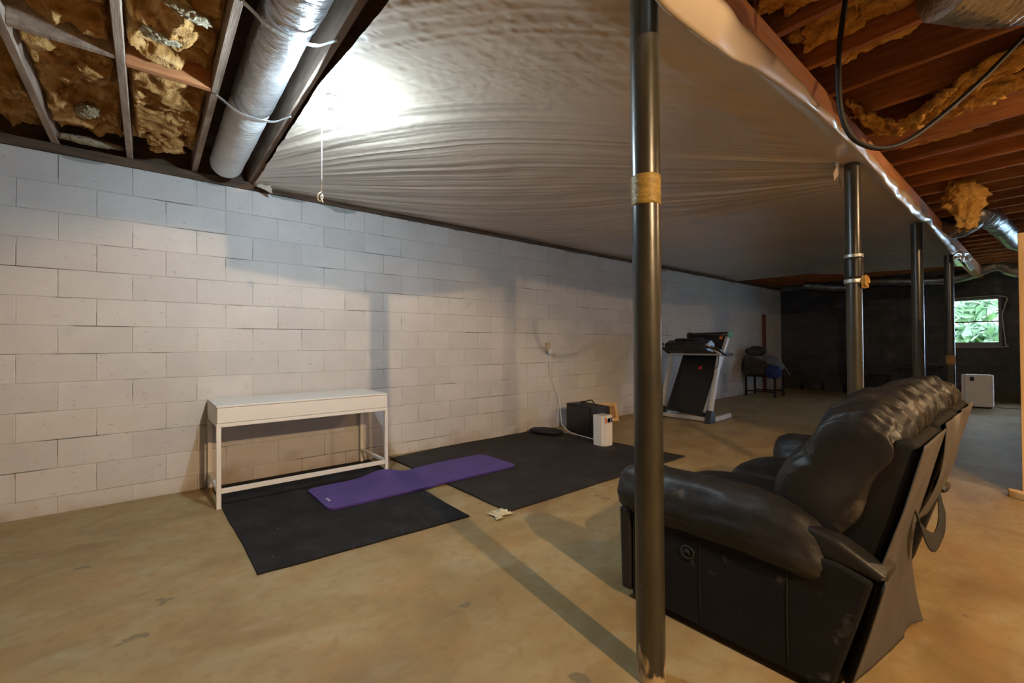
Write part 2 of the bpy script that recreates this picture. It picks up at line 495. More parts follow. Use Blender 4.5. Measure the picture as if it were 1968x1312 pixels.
def grid(name, fn, nu, nv, mat, parent=None, thick=0.0, smooth=True):
    """surface from a numpy function fn(U,V)->(x,y,z); optional thickness"""
    u, v = np.meshgrid(np.linspace(0, 1, nu), np.linspace(0, 1, nv), indexing='ij')
    x, y, z = fn(u, v)
    V = np.stack([np.broadcast_to(t, u.shape) for t in (x, y, z)], -1).reshape(-1, 3)
    idx = np.arange(nu * nv).reshape(nu, nv)
    Fq = np.stack([idx[:-1, :-1], idx[1:, :-1], idx[1:, 1:], idx[:-1, 1:]], -1).reshape(-1, 4)
    me = bpy.data.meshes.new(name)
    me.from_pydata(V.tolist(), [], Fq.tolist())
    me.materials.append(M[mat])
    me.polygons.foreach_set('use_smooth', [smooth] * len(me.polygons))
    o = link(bpy.data.objects.new(name, me), parent)
    if thick:
        md = o.modifiers.new('thickness', 'SOLIDIFY')
        md.thickness = thick
        md.offset = 0
    return o


def puff(name, c, s, mat, parent=None, e=2.6, nu=48, nv=30, wr=0.0, wscale=(8, 8, 8), seed=0, rot=(0, 0, 0), sag=0.0, soft=False):
    """soft rounded cushion: superellipsoid with folds"""
    th = np.linspace(0, 2 * np.pi, nu, endpoint=False)
    ph = np.linspace(-np.pi / 2, np.pi / 2, nv)
    T, Pp = np.meshgrid(th, ph, indexing='ij')
    sg = lambda w, m: np.sign(w) * np.abs(w) ** m
    k = 2.0 / e
    x = sg(np.cos(Pp), k) * sg(np.cos(T), k)
    y = sg(np.cos(Pp), k) * sg(np.sin(T), k)
    z = sg(np.sin(Pp), k)
    d = 1 + wr * (fbm if soft else ridge)(x * s[0] * wscale[0] + 3.1, y * s[1] * wscale[1], z * s[2] * wscale[2], 3, seed)
    p = np.stack([x * s[0] * d, y * s[1] * d, z * s[2] * d - sag * (x ** 2)], -1)
    R = np.array(Euler(rot).to_matrix())
    p = p @ R.T + np.array(c)
    verts = p.reshape(-1, 3).tolist()
    idx = np.arange(nu * nv).reshape(nu, nv)
    faces = []
    for i in range(nu):
        i2 = (i + 1) % nu
        for j in range(nv - 1):
            faces.append((int(idx[i, j]), int(idx[i2, j]), int(idx[i2, j + 1]), int(idx[i, j + 1])))
    o = from_data(name, verts, faces, mat, parent, True)
    bm = bmesh.new()
    bm.from_mesh(o.data)
    bmesh.ops.remove_doubles(bm, verts=bm.verts, dist=1e-5)
    bmesh.ops.recalc_face_normals(bm, faces=bm.faces)
    bm.to_mesh(o.data)
    bm.free()
    o.data.polygons.foreach_set('use_smooth', [True] * len(o.data.polygons))
    return o


def loft(name, prof, axis, a, b, mat, parent=None, n=50, m=64, taper=6.0, wr=0.0, fx=16.0, fs=3.0, seed=0, seams=(), ends=0.0, zdrop=None, folds=0.0):
    """closed outline (soft body) swept along an axis with rounded ends, gathers across it and seams at outline fractions"""
    pts = smooth_path([Vector((p[0], p[1], 0)) for p in prof] + [Vector((prof[0][0], prof[0][1], 0))], m + 1)[:-1]
    q = np.array([(p.x, p.y) for p in pts])
    cen = q.mean(0)
    t = np.linspace(0, 1, n)
    t = 0.5 - 0.5 * np.cos(np.pi * t)
    verts = []
    s = np.arange(m) / m
    for i in range(n):
        w = abs(2 * t[i] - 1)
        k = max(1e-3, (1 - w ** taper)) ** (1 / 2.2)
        k = ends + (1 - ends) * k
        x = a + (b - a) * t[i]
        disp = wr * (ridge(np.full(m, x * fx), s * fs * 4, 0.3, 3, seed))
        if folds:
            disp = disp + folds * ridge(x * 6.5 + s * 10, s * 13 - x * 2.5, 0.9, 3, seed + 3)
        for sm, dep, wid in seams:
            dd = np.abs((s - sm + 0.5) % 1.0 - 0.5)
            near = np.exp(-(dd / wid) ** 2)
            disp = disp - dep * near + near * wr * 2.0 * ridge(np.full(m, x * fx * 1.5), s * 2, 1.3, 2, seed + 9)
        rad = q - cen
        ln = np.linalg.norm(rad, axis=1)[:, None]
        r = cen + rad * k + rad / ln * (disp[:, None] * min(1, k * 1.5))
        if zdrop:
            r[:, 1] += zdrop(x)
        for y, z in r:
            verts.append({'x': (x, y, z), 'y': (y, x, z)}[axis])
    faces = []
    for i in range(n - 1):
        for k in range(m):
            k2 = (k + 1) % m
            faces.append((i * m + k, i * m + k2, (i + 1) * m + k2, (i + 1) * m + k))
    faces.append(tuple(range(m))[::-1])
    faces.append(tuple((n - 1) * m + k for k in range(m)))
    bm = bmesh.new()
    vv = [bm.verts.new(v) for v in verts]
    for f in faces:
        bm.faces.new([vv[i] for i in f])
    return from_bm(name, bm, mat, parent, True)


def cyl(name, a, b, r, mat, parent=None, seg=24, r2=None):
    r2 = r if r2 is None else r2
    return tube(name, [a, b], (lambda t: r + (r2 - r) * t), mat, parent, n=2, seg=seg)


def shade_flat_caps(o, ang=40):
    o.data.set_sharp_from_angle(angle=math.radians(ang))
    return o


# ------------------------------------------------------------------ the shell
X0, X1, YR, XB = -3.6, 12.98, -8.4, -3.6
ZJ, ZS = 2.643, 2.878            # joist bottom, subfloor underside
WT = 2.575                       # top of the block wall
floor = struct(box('floor', (XB - 0.2, YR - 0.2, -0.2), (X1 + 0.25, 0.2, 0.0), 'concrete'))
ceiling = struct(box('ceiling', (XB - 0.2, YR - 0.2, ZS), (X1 + 0.25, 0.2, ZS + 0.03), 'subfloor'))

B = 0.2032
wl = struct(box('wall_left', (XB, 0.0042, 0.0), (X1, 0.2, WT - 0.003), 'mortar'))

_bcache = {}


def block_mesh(w, h, d, mat, key):
    k = (round(w, 4), round(h, 4), mat, key)
    if k in _bcache:
        return _bcache[k]
    b = 0.0028
    # front face at local y=0 (towards -y), chamfered edge, body to y=d
    V = [(b, 0, b), (w - b, 0, b), (w - b, 0, h - b), (b, 0, h - b), (0, b, 0), (w, b, 0), (w, b, h), (0, b, h), (0, d, 0), (w, d, 0), (w, d, h), (0, d, h)]
    Fc = [(0, 1, 2, 3), (0, 4, 5, 1), (1, 5, 6, 2), (2, 6, 7, 3), (3, 7, 4, 0), (4, 8, 9, 5), (5, 9, 10, 6), (6, 10, 11, 7), (7, 11, 8, 4)]
    me = bpy.data.meshes.new('block')
    me.from_pydata(V, [], Fc)
    me.materials.append(M[mat])
    _bcache[k] = me
    return me


def block_rows(zc):
    rows = []
    k = 0
    z = zc
    out = []
    while z > 0.02:
        lo = max(0.0, z - B)
        out.append((k, lo, z))
        z -= B
        k += 1
    return out


ZC = 2.56
J0 = -0.705
entries = []
G = 0.0022
GX = 0.0013
for k, lo, hi in block_rows(ZC):
    top = WT if k == 0 else hi
    # heads fall on even joints for odd rows, as in the photo
    par = (1 if k % 2 == 0 else 0)
    n0 = -14 + par
    n = n0
    while True:
        xa = J0 + n * B
        xb = xa + 2 * B
        if xa >= X1 - 0.02:
            break
        xa2, xb2 = max(xa, -1.9), min(xb, X1 - 0.004)
        if xb2 > -1.9 + 0.05:
            # top course has cut half blocks in places
            if k == 0 and n in (1 - 14 + 14 + 4, 11, 17, 23):
                xm = (xa2 + xb2) / 2
                entries.append((xa2, xm, lo, top))
                entries.append((xm, xb2, lo, top))
            else:
                entries.append((xa2, xb2, lo, top))
        n += 2
entries.sort(key=lambda e: math.hypot((e[0] + e[1]) / 2 - CAM.x, CAM.y) + (2.0 if e[1] < -0.85 else 0))
rng = random.Random(3)
rest = []
for i, (xa, xb, lo, hi) in enumerate(entries):
    w, h = xb - xa - 2 * GX, hi - lo - 2 * G
    y = 0.0 + rng.uniform(-0.0018, 0.0018)
    if i < 300:
        o = bpy.data.objects.new('block', block_mesh(w, h, 0.09, 'paint', 'l'))
        o.location = (xa + GX, y, lo + G)
        link(o, wl)
    else:
        rest.append((xa + G, xb - G, lo + G, hi - G, y))
bm = bmesh.new()
for xa, xb, lo, hi, y in rest:
    add_box(bm, (xa, y, lo), (xb, 0.09, hi), 0.0)
o = from_bm('far_blocks', bm, 'paint', wl)
o['kind'] = 'stuff'
# sill plate on top of the wall
struct(box('trim_1', (XB, -0.012, WT), (X1, 0.13, ZJ), 'sill', bevel=0.004))
struct(box('trim_2', (XB, 0.09, ZJ), (X1, 0.13, ZS), 'sill'))

# far wall of bare grey block, with the window and, out of frame, a glazed door
HY0, HY1, HZ0, HZ1 = -3.93, -3.20, 1.085, 2.065
DY0, DY1, DZ1 = -7.3, -5.5, 2.1
bm = bmesh.new()
fx0, fx1 = X1 + 0.008, X1 + 0.2
for lo, hi in (((fx0, HY1, 0), (fx1, 0.2, WT)), ((fx0, HY0, 0), (fx1, HY1, HZ0)), ((fx0, HY0, HZ1), (fx1, HY1, WT)), ((fx0, DY1, 0), (fx1, HY0, WT)),
               ((fx0, DY0, DZ1), (fx1, DY1, WT)), ((fx0, YR, 0), (fx1, DY0, WT)), ((fx0, YR, WT), (fx1, 0.2, ZS))):
    add_box(bm, lo, hi)
wf = struct(from_bm('wall_far', bm, 'greymortar'))


def far_block(ya, yb, lo, hi):
    me = block_mesh(abs(yb - ya) - 2 * G, hi - lo - 2 * G, 0.1, 'greyblock', 'f')
    o = bpy.data.objects.new('block', me)
    # local x -> -world y, local y (depth) -> +world x
    o.matrix_world = Matrix(((0, 1, 0, X1 + rng.uniform(-0.002, 0.002)), (-1, 0, 0, yb - G), (0, 0, 1, lo + G), (0, 0, 0, 1)))
    link(o, wf)


for k, lo, hi in block_rows(ZC):
    y = 0.0 - (0 if k % 2 else B)
    spans = [] if k % 2 else [(-B, 0.0)]
    while y > -4.9:
        spans.append((y - 2 * B, y))
        y -= 2 * B
    for ya, yb in spans:
        if yb <= HY0 or ya >= HY1 or hi <= HZ0 or lo >= HZ1:
            far_block(ya, yb, lo, hi)
        else:
            if ya < HY0 - 0.02:
                far_block(ya, HY0, lo, hi)
            if yb > HY1 + 0.02:
                far_block(HY1, yb, lo, hi)
            ca, cb = max(ya, HY0), min(yb, HY1)
            if lo < HZ0 - 0.015:
                far_block(ca, cb, lo, HZ0)
            if hi > HZ1 + 0.015:
                far_block(ca, cb, HZ1, hi)

struct(box('wall_right', (XB, YR - 0.2, 0), (X1 + 0.2, YR, ZS), 'plainwall'))
struct(box('wall_back', (XB - 0.2, YR, 0), (XB, 0.2, ZS), 'plainwall'))

# window: frame, two sashes, panes, caulk line
win = struct(empty('window_1', (X1 + 0.06, (HY0 + HY1) / 2, HZ0)))


def wpart(name, lo, hi, mat, bevel=0.003):
    o = box(name, (lo[0] - win.location.x, lo[1] - win.location.y, lo[2] - win.location.z), (hi[0] - win.location.x, hi[1] - win.location.y, hi[2] - win.location.z), mat, win, bevel)
    return o


wx0, wx1 = X1 + 0.03, X1 + 0.11
wpart('frame_side', (wx0, HY0, HZ0), (wx1, HY0 + 0.045, HZ1), 'frame_paint')
wpart('frame_side', (wx0, HY1 - 0.045, HZ0), (wx1, HY1, HZ1), 'frame_paint')
wpart('frame_head', (wx0, HY0 + 0.045, HZ1 - 0.035), (wx1, HY1 - 0.045, HZ1), 'frame_paint')
wpart('window_sill', (wx0 - 0.02, HY0 + 0.045, HZ0), (wx1, HY1 - 0.045, HZ0 + 0.085), 'frame_paint')
wpart('meeting_rail', (wx0 + 0.02, HY0 + 0.045, 1.575), (wx1 - 0.02, HY1 - 0.045, 1.60), 'frame_paint')
wpart('sash_lock', (wx0 + 0.005, (HY0 + HY1) / 2 - 0.03, 1.60), (wx0 + 0.03, (HY0 + HY1) / 2 + 0.03, 1.612), 'frame_paint')
wpart('pane', (wx0 + 0.045, HY0 + 0.04, HZ0 + 0.08), (wx0 + 0.05, HY1 - 0.04, 1.58), 'glass', 0)
wpart('pane', (wx0 + 0.055, HY0 + 0.04, 1.595), (wx0 + 0.06, HY1 - 0.04, HZ1 - 0.03), 'glass', 0)
o = tube('caulk_line', [(X1 - 0.004 - win.location.x, y - win.location.y, z - win.location.z) for y, z in
                        ((HY1, HZ0 - 0.012), (HY0 - 0.02, HZ0 - 0.008), (HY0 - 0.045, HZ0 + 0.05), (HY0 - 0.03, HZ0 + 0.3), (HY0 - 0.012, HZ1 - 0.35), (HY0 - 0.045, HZ1 - 0.18), (HY0 - 0.01, HZ1 + 0.012), (HY1, HZ1 + 0.02))],
         0.008, 'caulk', win, n=70, seg=8, noise=0.35, nscale=22)
# glazed door further right (out of frame), the other source of daylight
door = struct(empty('door_1', (X1 + 0.1, (DY0 + DY1) / 2, 0)))
for nm, lo, hi in (('door_frame', (-0.05, -0.9, 0), (0.03, -0.82, 2.1)), ('door_frame', (-0.05, 0.82, 0), (0.03, 0.9, 2.1)), ('door_frame', (-0.05, -0.82, 2.02), (0.03, 0.82, 2.1)),
                   ('door_stile', (-0.04, -0.05, 0.02), (0.02, 0.05, 2.02)), ('door_sill', (-0.06, -0.82, 0), (0.04, 0.82, 0.03))):
    box(nm, lo, hi, 'frame_paint', door, 0.004)
box('pane', (0.0, -0.82, 0.03), (0.006, -0.05, 2.02), 'glass', door)
box('pane', (0.0, 0.05, 0.03), (0.006, 0.82, 2.02), 'glass', door)

# outdoors seen through the window
struct(box('lawn', (X1 + 0.25, -30, 0.2), (45, 20, 0.75), 'grass'))


def bush(name, c, r, label, nleaf=420, seed=1):
    e = empty(name, (c[0], c[1], 0.75))
    rg = np.random.default_rng(seed)
    d = rg.normal(size=(nleaf, 3))
    d /= np.linalg.norm(d, axis=1)[:, None]
    p = d * (0.55 + 0.5 * rg.random((nleaf, 1))) * np.array(r)
    V, Fc = [], []
    for q in p:
        a = rg.normal(size=3)
        a /= np.linalg.norm(a)
        b = np.cross(a, rg.normal(size=3))
        b /= np.linalg.norm(b)
        L = 0.16 + 0.14 * rg.random()
        i = len(V)
        c0 = q + np.array([0, 0, c[2] - 0.75])
        nrm = np.cross(a, b) * L * 0.15
        V += [c0 - a * L, c0 + b * L * 0.4 + nrm, c0 + a * L, c0 - b * L * 0.4 + nrm]
        Fc.append((i, i + 1, i + 2, i + 3))
    o = from_data('foliage', V, Fc, 'leaf', e)
    tube('trunk', [(0, 0, -0.05), (0.05, 0, (c[2] - 0.75) * 0.5), (0, 0.05, c[2] - 0.75)], lambda t: 0.09 - 0.05 * t, 'bark', e, n=8, seg=8)
    return tag(e, label, 'bush')


bush('shrub', (18.0, -3.25, 1.32), (0.8, 0.8, 0.36), 'leafy green shrub just outside the far window', 520, 4)
bush('small_tree', (21.5, -2.95, 2.25), (0.7, 0.6, 0.45), 'taller pale tree behind the shrub outside the far window', 170, 9)

# ------------------------------------------------------------------ joists, girder (parts of the ceiling)
JX = -0.111
joist_mesh = {}
for n in range(-8, 33):
    x = JX + 0.4064 * n
    if x > X1 - 0.1:
        break
    old = n <= 2
    key = 'oldjoist' if old else 'joist'
    if key not in joist_mesh:
        bm = bmesh.new()
        add_box(bm, (-0.019, YR, 0), (0.019, 0.088, ZS - ZJ - 0.001), 0.003, 1)
        o = from_bm('joist', bm, key, ceiling)
        joist_mesh[key] = o.data
    else:
        o = link(bpy.data.objects.new('joist', joist_mesh[key]), ceiling)
    o.location = (x, 0, ZJ)
GYC = -3.64
box('girder', (XB, GYC - 0.06, 2.460), (X1, GYC + 0.06, ZJ - 0.001), 'girder', ceiling, 0.004)
# solid blocking between the left joists, staggered
for (n, y, m_) in ((-2, -1.52, 'oldjoist'), (-1, -1.52, 'oldjoist'), (0, -1.475, 'block_wood')):
    xa = JX + 0.4064 * n + 0.0195
    box('blocking', (xa, y - 0.019, ZJ + 0.002), (xa + 0.367, y + 0.019, ZS - 0.02), m_, ceiling, 0.003)
# ------------------------------------------------------------------ posts
def post(x, y, top, r, label):
    e = empty('support_post', (x, y, 0))
    shade_flat_caps(tube('pipe', [(0, 0, 0.004), (0, 0, top * 0.5), (0, 0, top)], r, 'post', e, n=5, seg=40))
    box('base_plate', (-0.075, -0.075, 0), (0.075, 0.075, 0.008), 'post', e, 0.002) if x > 3 else None
    tag(e, label, 'post', 'row of steel posts under the girder')
    return e


p1 = post(1.363, -3.60, 2.44, 0.0495, 'nearest dark steel support post, with a ring of yellowed tape')
tube('tape_band', [(0, 0, 1.66), (0, 0, 1.72), (0, 0, 1.765)], 0.0508, 'tape', p1, n=12, seg=40, noise=0.012, nscale=30)
p2 = post(3.87, -3.63, 2.44, 0.047, 'second dark steel support post, with a taped collar, behind the sofa')
tube('collar', [(0, 0, 1.62), (0, 0, 1.70), (0, 0, 1.78)], 0.056, 'black_gloss', p2, n=8, seg=32)
tube('tape_band', [(0, 0, 1.595), (0, 0, 1.625)], 0.058, 'strap', p2, n=6, seg=32, noise=0.03, nscale=30)
tube('tape_band', [(0, 0, 1.775), (0, 0, 1.80)], 0.0575, 'strap', p2, n=6, seg=32, noise=0.03, nscale=30)
puff('insulation_tuft', (0.0, -0.062, 1.60), (0.028, 0.02, 0.035), 'insul_gold', p2, wr=0.3, wscale=(60, 60, 60), seed=4)
p3 = post(6.293, -3.63, 2.43, 0.05, 'third dark steel support post, before the far grey wall')
p4 = post(8.69, -3.63, 2.40, 0.05, 'farthest dark steel post, left of the window, with a reddish band')
tube('red_band', [(0, 0, 0.86), (0, 0, 0.99)], 0.0515, 'card_dark', p4, n=4, seg=32)

# ------------------------------------------------------------------ plastic ceiling sheet
def plastic(u, v):
    # u along X, v across from the wall (0) to the flap on the girder's right face (1)
    x = 0.715 + (10.35 - 0.715) * u ** 1.35
    pouch = np.interp(x, [0.7, 1.3, 1.6, 1.95, 2.25, 2.55, 2.8, 3.6, 3.95, 4.6, 5.4, 6.3, 7.2, 8.2, 8.7, 10],
                      [0.11, 0.18, 0.165, 0.11, 0.07, 0.045, 0.022, 0.004, 0.02, 0.055, 0.09, 0.025, 0.07, 0.11, 0.04, 0.08])
    band = pouch + 0.012
    prof_s = [0.0, 0.5, 0.955, 1.0]
    Y = np.interp(v, prof_s, [-0.03, -1.9, -3.715, -3.722])
    zb = np.interp(v, prof_s, [0, 0, 0, 1.0])
    Zb = np.interp(v, prof_s, [2.615, 2.600, 2.442, 2.442])
    Z = Zb + zb * band
    pw = np.clip((-Y - 3.645) / 0.062, 0, 1)
    Z = Z - pouch * pw * pw * (3 - 2 * pw)
    flat = np.clip((0.93 - v) / 0.05, 0, 1) * np.clip(v / 0.06, 0, 1)
    # sag between joists and over the length
    ph = (x - JX) / 0.4064
    Z = Z - flat * 0.010 * (1 - np.cos(2 * np.pi * ph)) * 0.5 * (0.4 + 0.6 * vnoise(x * 0.7, Y * 0.7, 5))
    Z = Z - flat * 0.018 * (fbm(x * 0.6, Y * 0.9, 2.2, 2, 3) + 0.4)
    # folds pulled tight between the corner by the duct and the second post
    ax, ay, bx, by = 0.45, -0.05, 4.25, -3.95
    Lab = math.hypot(bx - ax, by - ay)
    dx, dy = (bx - ax) / Lab, (by - ay) / Lab
    sl = (x - ax) * dx + (Y - ay) * dy
    pd = -(x - ax) * dy + (Y - ay) * dx
    ss = np.clip(sl / Lab, 0.0, 1.0)
    wid = 0.10 + 1.25 * np.sin(np.pi * np.clip(ss, 0.02, 0.98)) ** 0.9
    q = pd / wid
    near_a = np.exp(-((sl - 0.9) / 1.1) ** 2)
    near_b = np.exp(-((sl - Lab + 0.9) / 0.9) ** 2)
    inb = np.clip((Lab + 0.4 - sl) / 0.8, 0, 1) * np.clip((2.6 - np.abs(q)) / 0.8, 0, 1)
    f1 = ridge(q * 7.5, sl * 0.22, 0.5, 2, 21)
    f2 = ridge(q * 19.0, sl * 0.35, 1.5, 2, 31)
    low = ridge(Y * 4.0 + 0.25 * x, x * 0.45, 2.5, 3, 41)
    Z = Z - flat * inb * (0.0115 * f1 + 0.0045 * f2) * np.clip(wid / 0.9, 0.15, 1) * (0.35 + 0.8 * near_a + 0.7 * near_b) + flat * 0.0022 * low
    crum = ridge(x * 24 + 9 * Y, Y * 30, 0.7, 2, 51)
    Z = Z + flat * 0.0012 * crum * np.exp(-((x - 1.1) / 0.9) ** 2)
    # stapled flap: slack, scalloped edge
    fl = np.clip((v - 0.955) / 0.045, 0, 1)
    Y = Y - 0.25 * pouch * np.sin(np.pi * fl)
    Y = Y - fl * 0.012 * (1 + vnoise(x * 6, 0.5, 9)) - 0.012 * np.clip((v - 0.93) / 0.03, 0, 1) * (1 + vnoise(x * 5, 2.5, 9))
    Z = Z + fl * 0.012 * vnoise(x * 7, 1.5, 3)
    Z = np.minimum(Z, ZJ - 0.006)
    Z = np.where(v < 0.956, np.minimum(Z, np.interp(-Y, [3.25, 3.45, 3.57, 3.80], [9.0, 2.472, 2.4535, 2.4415])), Z)
    # slack far edge droops
    Z = Z - np.clip((x - 9.6) / 0.75, 0, 1) ** 1.5 * (0.05 + 0.04 * vnoise(Y * 1.5, 1, 1))
    return x, Y, Z


pl = grid('plastic_ceiling_sheet', plastic, 640, 400, 'plastic')
tag(pl, 'wrinkled milky plastic sheet stapled under the joists over the exercise area', 'plastic sheet')
# ragged strip hanging where the sheet ends at the second post
def rag(name, c, w, h, dx, mat, label, seed):
    def fn(u, v):
        x = c[0] + (u - 0.5) * w * dx[0] + 0.02 * vnoise(u * 4, v * 3, 1, seed)
        y = c[1] + (u - 0.5) * w * dx[1] + 0.02 * vnoise(u * 4, v * 3, 2, seed)
        hh = h * (0.7 + 0.5 * vnoise(u * 5, 0.3, 3, seed))
        return x, y, c[2] - v * hh
    o = grid(name, fn, 24, 14, mat, None, 0.0015)
    return tag(o, label, 'plastic scrap')


rag('plastic_scrap', (3.80, -3.565, 2.452), 0.16, 0.16, (1, 0.1), 'plastic', 'torn plastic flap hanging beside the top of the second post', 3)
rag('plastic_scrap', (8.55, -3.78, 2.40), 0.55, 0.16, (1, -0.2), 'plastic', 'torn plastic flap hanging at the top of the farthest post', 8)
def tagfn(u, v):
    return 5.13 + 0.10 * u, -2.07 - 0.03 * v, 2.578 - 0.05 * v * (0.4 + u) + 0.008 * np.sin(u * 5)
tag(grid('paper_tag', tagfn, 6, 5, 'white_plastic', None, 0.001), 'small white paper tag stuck to the plastic ceiling', 'tag')
def ragl(u, v):
    return 0.735 + 0.10 * u + 0.01 * vnoise(u * 5, v * 4, 2), -0.14 - 0.04 * u + 0.01 * vnoise(u * 4, v * 5, 7), 2.60 - 0.05 * v * (0.5 + u)
tag(grid('plastic_scrap', ragl, 10, 8, 'plastic', None, 0.001), 'ragged plastic corner hanging above the wall beside the duct', 'plastic scrap')

# ------------------------------------------------------------------ bare bulb on the ceiling
BX, BY, BZ = 0.80, -1.94, 2.585
lamp = empty('bare_bulb_lamp', (BX, BY, BZ))
def lathe(name, prof, mat, parent, seg=24):
    V, Fc = [], []
    for r, z in prof:
        for k in range(seg):
            a = 2 * math.pi * k / seg
            V.append((r * math.cos(a), r * math.sin(a), z))
    n = len(prof)
    for i in range(n - 1):
        for k in range(seg):
            k2 = (k + 1) % seg
            Fc.append((i * seg + k, i * seg + k2, (i + 1) * seg + k2, (i + 1) * seg + k))
    Fc.append(tuple(range(seg)))
    Fc.append(tuple((n - 1) * seg + k for k in range(seg))[::-1])
    return from_data(name, V, Fc, mat, parent, True)


def bulb_lamp(e, glow):
    lh = lathe('lampholder', [(0.030, 0.0), (0.030, -0.02), (0.024, -0.034), (0.020, -0.06), (0.018, -0.085)], 'porcelain', e)
    lathe('bulb_collar', [(0.014, -0.083), (0.015, -0.097), (0.0225, -0.114), (0.022, -0.1141)], 'porcelain', lh)
    lathe('bulb', [(0.0222, -0.1142), (0.0265, -0.123), (0.0305, -0.135), (0.031, -0.147), (0.027, -0.163), (0.016, -0.175), (0.004, -0.1795)], glow, lh, 14)


bulb_lamp(lamp, 'cool_bulb')
cord = tube('pull_cord', [(-0.045, 0.03, -0.02), (-0.046, 0.03, -0.2), (-0.047, 0.03, -0.545)], 0.0022, 'white_cord', lamp, n=10, seg=6)
tube('cord_loop', [(-0.047, 0.03, -0.54), (-0.062, 0.035, -0.552), (-0.066, 0.04, -0.575), (-0.055, 0.036, -0.592), (-0.042, 0.03, -0.575), (-0.043, 0.03, -0.555), (-0.052, 0.03, -0.57), (-0.040, 0.028, -0.60)], 0.0035, 'white_cord', lamp, n=30, seg=6)
tag(lamp, 'glowing bare bulb with a white pull cord on the plastic ceiling', 'lamp')

warm1 = empty('bare_bulb_lamp', (0.88, -6.9, 2.872))
bulb_lamp(warm1, 'warm_bulb_strong')
warm2 = empty('bare_bulb_lamp', (4.0, -6.1, 2.79))
bulb_lamp(warm2, 'warm_bulb')
tag(warm2, 'second warm bare bulb among the right joists, behind the sofa, out of frame', 'lamp')
tag(warm1, 'warm bare bulb between the joists to the right of the camera, out of frame', 'lamp')

# ------------------------------------------------------------------ ducts
duct = empty('ceiling_duct', (0.492, -1.9, 2.69))
def dtube(name, y0, y1, r, mat, seed, noise=0.03, z=(0, 0), n=60):
    return tube(name, [(0, y0 + 1.9, z[0]), (0, (y0 + y1) / 2 + 1.9, (z[0] + z[1]) / 2), (0, y1 + 1.9, z[1])], r, mat, duct, n=n, seg=48, noise=noise, nscale=9, seed=seed)
dtube('white_section', -0.16, -1.46, lambda t: 0.104 + 0.010 * min(1, (1 - t) * 6) - 0.03 * max(0, 0.06 - t) / 0.06, 'duct_white', 1, 0.018, (-0.012, -0.006))
dtube('foil_section', -1.44, -2.38, 0.114, 'foil', 2, 0.022, (-0.006, 0.0))
dtube('foil_collar', -2.36, -2.46, 0.122, 'foil', 3, 0.04, (0, 0), 14)
dtube('foil_section', -2.44, -3.56, 0.124, 'foil', 4, 0.035, (0, 0.005))
tag(duct, 'silver foil duct running between two joists beside the glowing bulb', 'duct')
for y, lab in ((-1.465, 'metal hanger strap under the duct nearer the block wall'), (-2.36, 'metal hanger strap under the duct nearer the camera')):
    st = empty('hanger_strap', (0.5, y, 2.6))
    pts = [(-0.205, 0, 0.038), (-0.16, 0, 0.012), (-0.1, 0, -0.028), (0, 0, -0.042), (0.1, 0, -0.028), (0.16, 0, 0.012), (0.2, 0, 0.038)]
    P = smooth_path(pts, 20)
    V, Fc = [], []
    for p in P:
        V += [(p.x, p.y - 0.013, p.z), (p.x, p.y + 0.013, p.z), (p.x, p.y + 0.013, p.z - 0.002), (p.x, p.y - 0.013, p.z - 0.002)]
    for i in range(len(P) - 1):
        a = i * 4
        for k in range(4):
            Fc.append((a + k, a + (k + 1) % 4, a + 4 + (k + 1) % 4, a + 4 + k))
    from_data('band', V, Fc, 'strap', st)
    for sx in (-0.198, 0.194):
        cyl('nail', (sx, 0, 0.028), (sx, 0, 0.042), 0.006, 'strap', st, 10)
    tag(st, lab, 'strap', 'duct hanger straps')

d2 = empty('flexible_duct', (2.47, -4.42, 2.505))
tube('duct_body', [(-0.20, 0.13, 0.0), (-0.12, 0.08, -0.005), (0.02, -0.01, -0.01), (0.12, -0.18, -0.005), (0.16, -0.6, 0.0), (0.16, -1.3, 0.0)], 0.125, 'foil_dark', d2, n=90, seg=40, noise=0.05, nscale=10, seed=5, ribs=0.003, rib_len=0.03)
tag(d2, 'silver flexible duct sagging below the joists at the top right', 'duct')
d3 = empty('flexible_duct', (7.3, -4.0, 2.5))
tube('duct_body', [(0.28, 0.36, 0.13), (0.22, 0.22, 0.03), (0.10, 0.08, 0.04), (-0.05, -0.03, 0.11), (0.12, -0.09, 0.09), (0.6, -0.16, 0.05), (1.4, -0.25, -0.02), (2.2, -0.42, 0.0)], 0.10, 'foil_dark', d3, n=90, seg=28, noise=0.06, nscale=10, seed=6, ribs=0.004, rib_len=0.035)
tube('hanger_wire', [(0.2, 0.36, 0.02), (0.16, 0.2, -0.06), (0.05, 0.08, -0.03), (-0.07, -0.0, 0.05), (-0.08, -0.02, 0.14)], 0.008, 'strap', d3, n=20, seg=8)
tag(d3, 'silver flexible duct hung below the joists under the hanging insulation', 'duct')
d4 = empty('flexible_duct', (12.5, -2.4, 2.45))
tube('duct_body', [(0, 1.7, 0.17), (0, 1.2, 0.06), (0, 0.75, 0.02), (0, 0.3, 0.10), (0, -0.3, 0.03), (0, -0.8, 0.0), (0, -1.2, 0.08), (0, -1.52, 0.17), (0, -1.8, 0.02), (0, -2.6, 0.05)], 0.095, 'foil_dark', d4, n=120, seg=24, noise=0.07, nscale=9, seed=7, ribs=0.004, rib_len=0.04)
tube('hanger_wire', [(-0.09, -0.55, -0.06), (-0.09, -0.85, -0.085), (-0.09, -1.2, -0.03), (-0.09, -1.50, 0.09), (-0.09, -1.62, 0.02), (-0.09, -1.8, -0.06), (-0.09, -2.0, -0.06)], 0.012, 'strap', d4, n=40, seg=8)
tag(d4, 'silver flexible duct drooping along the top of the far grey wall', 'duct')

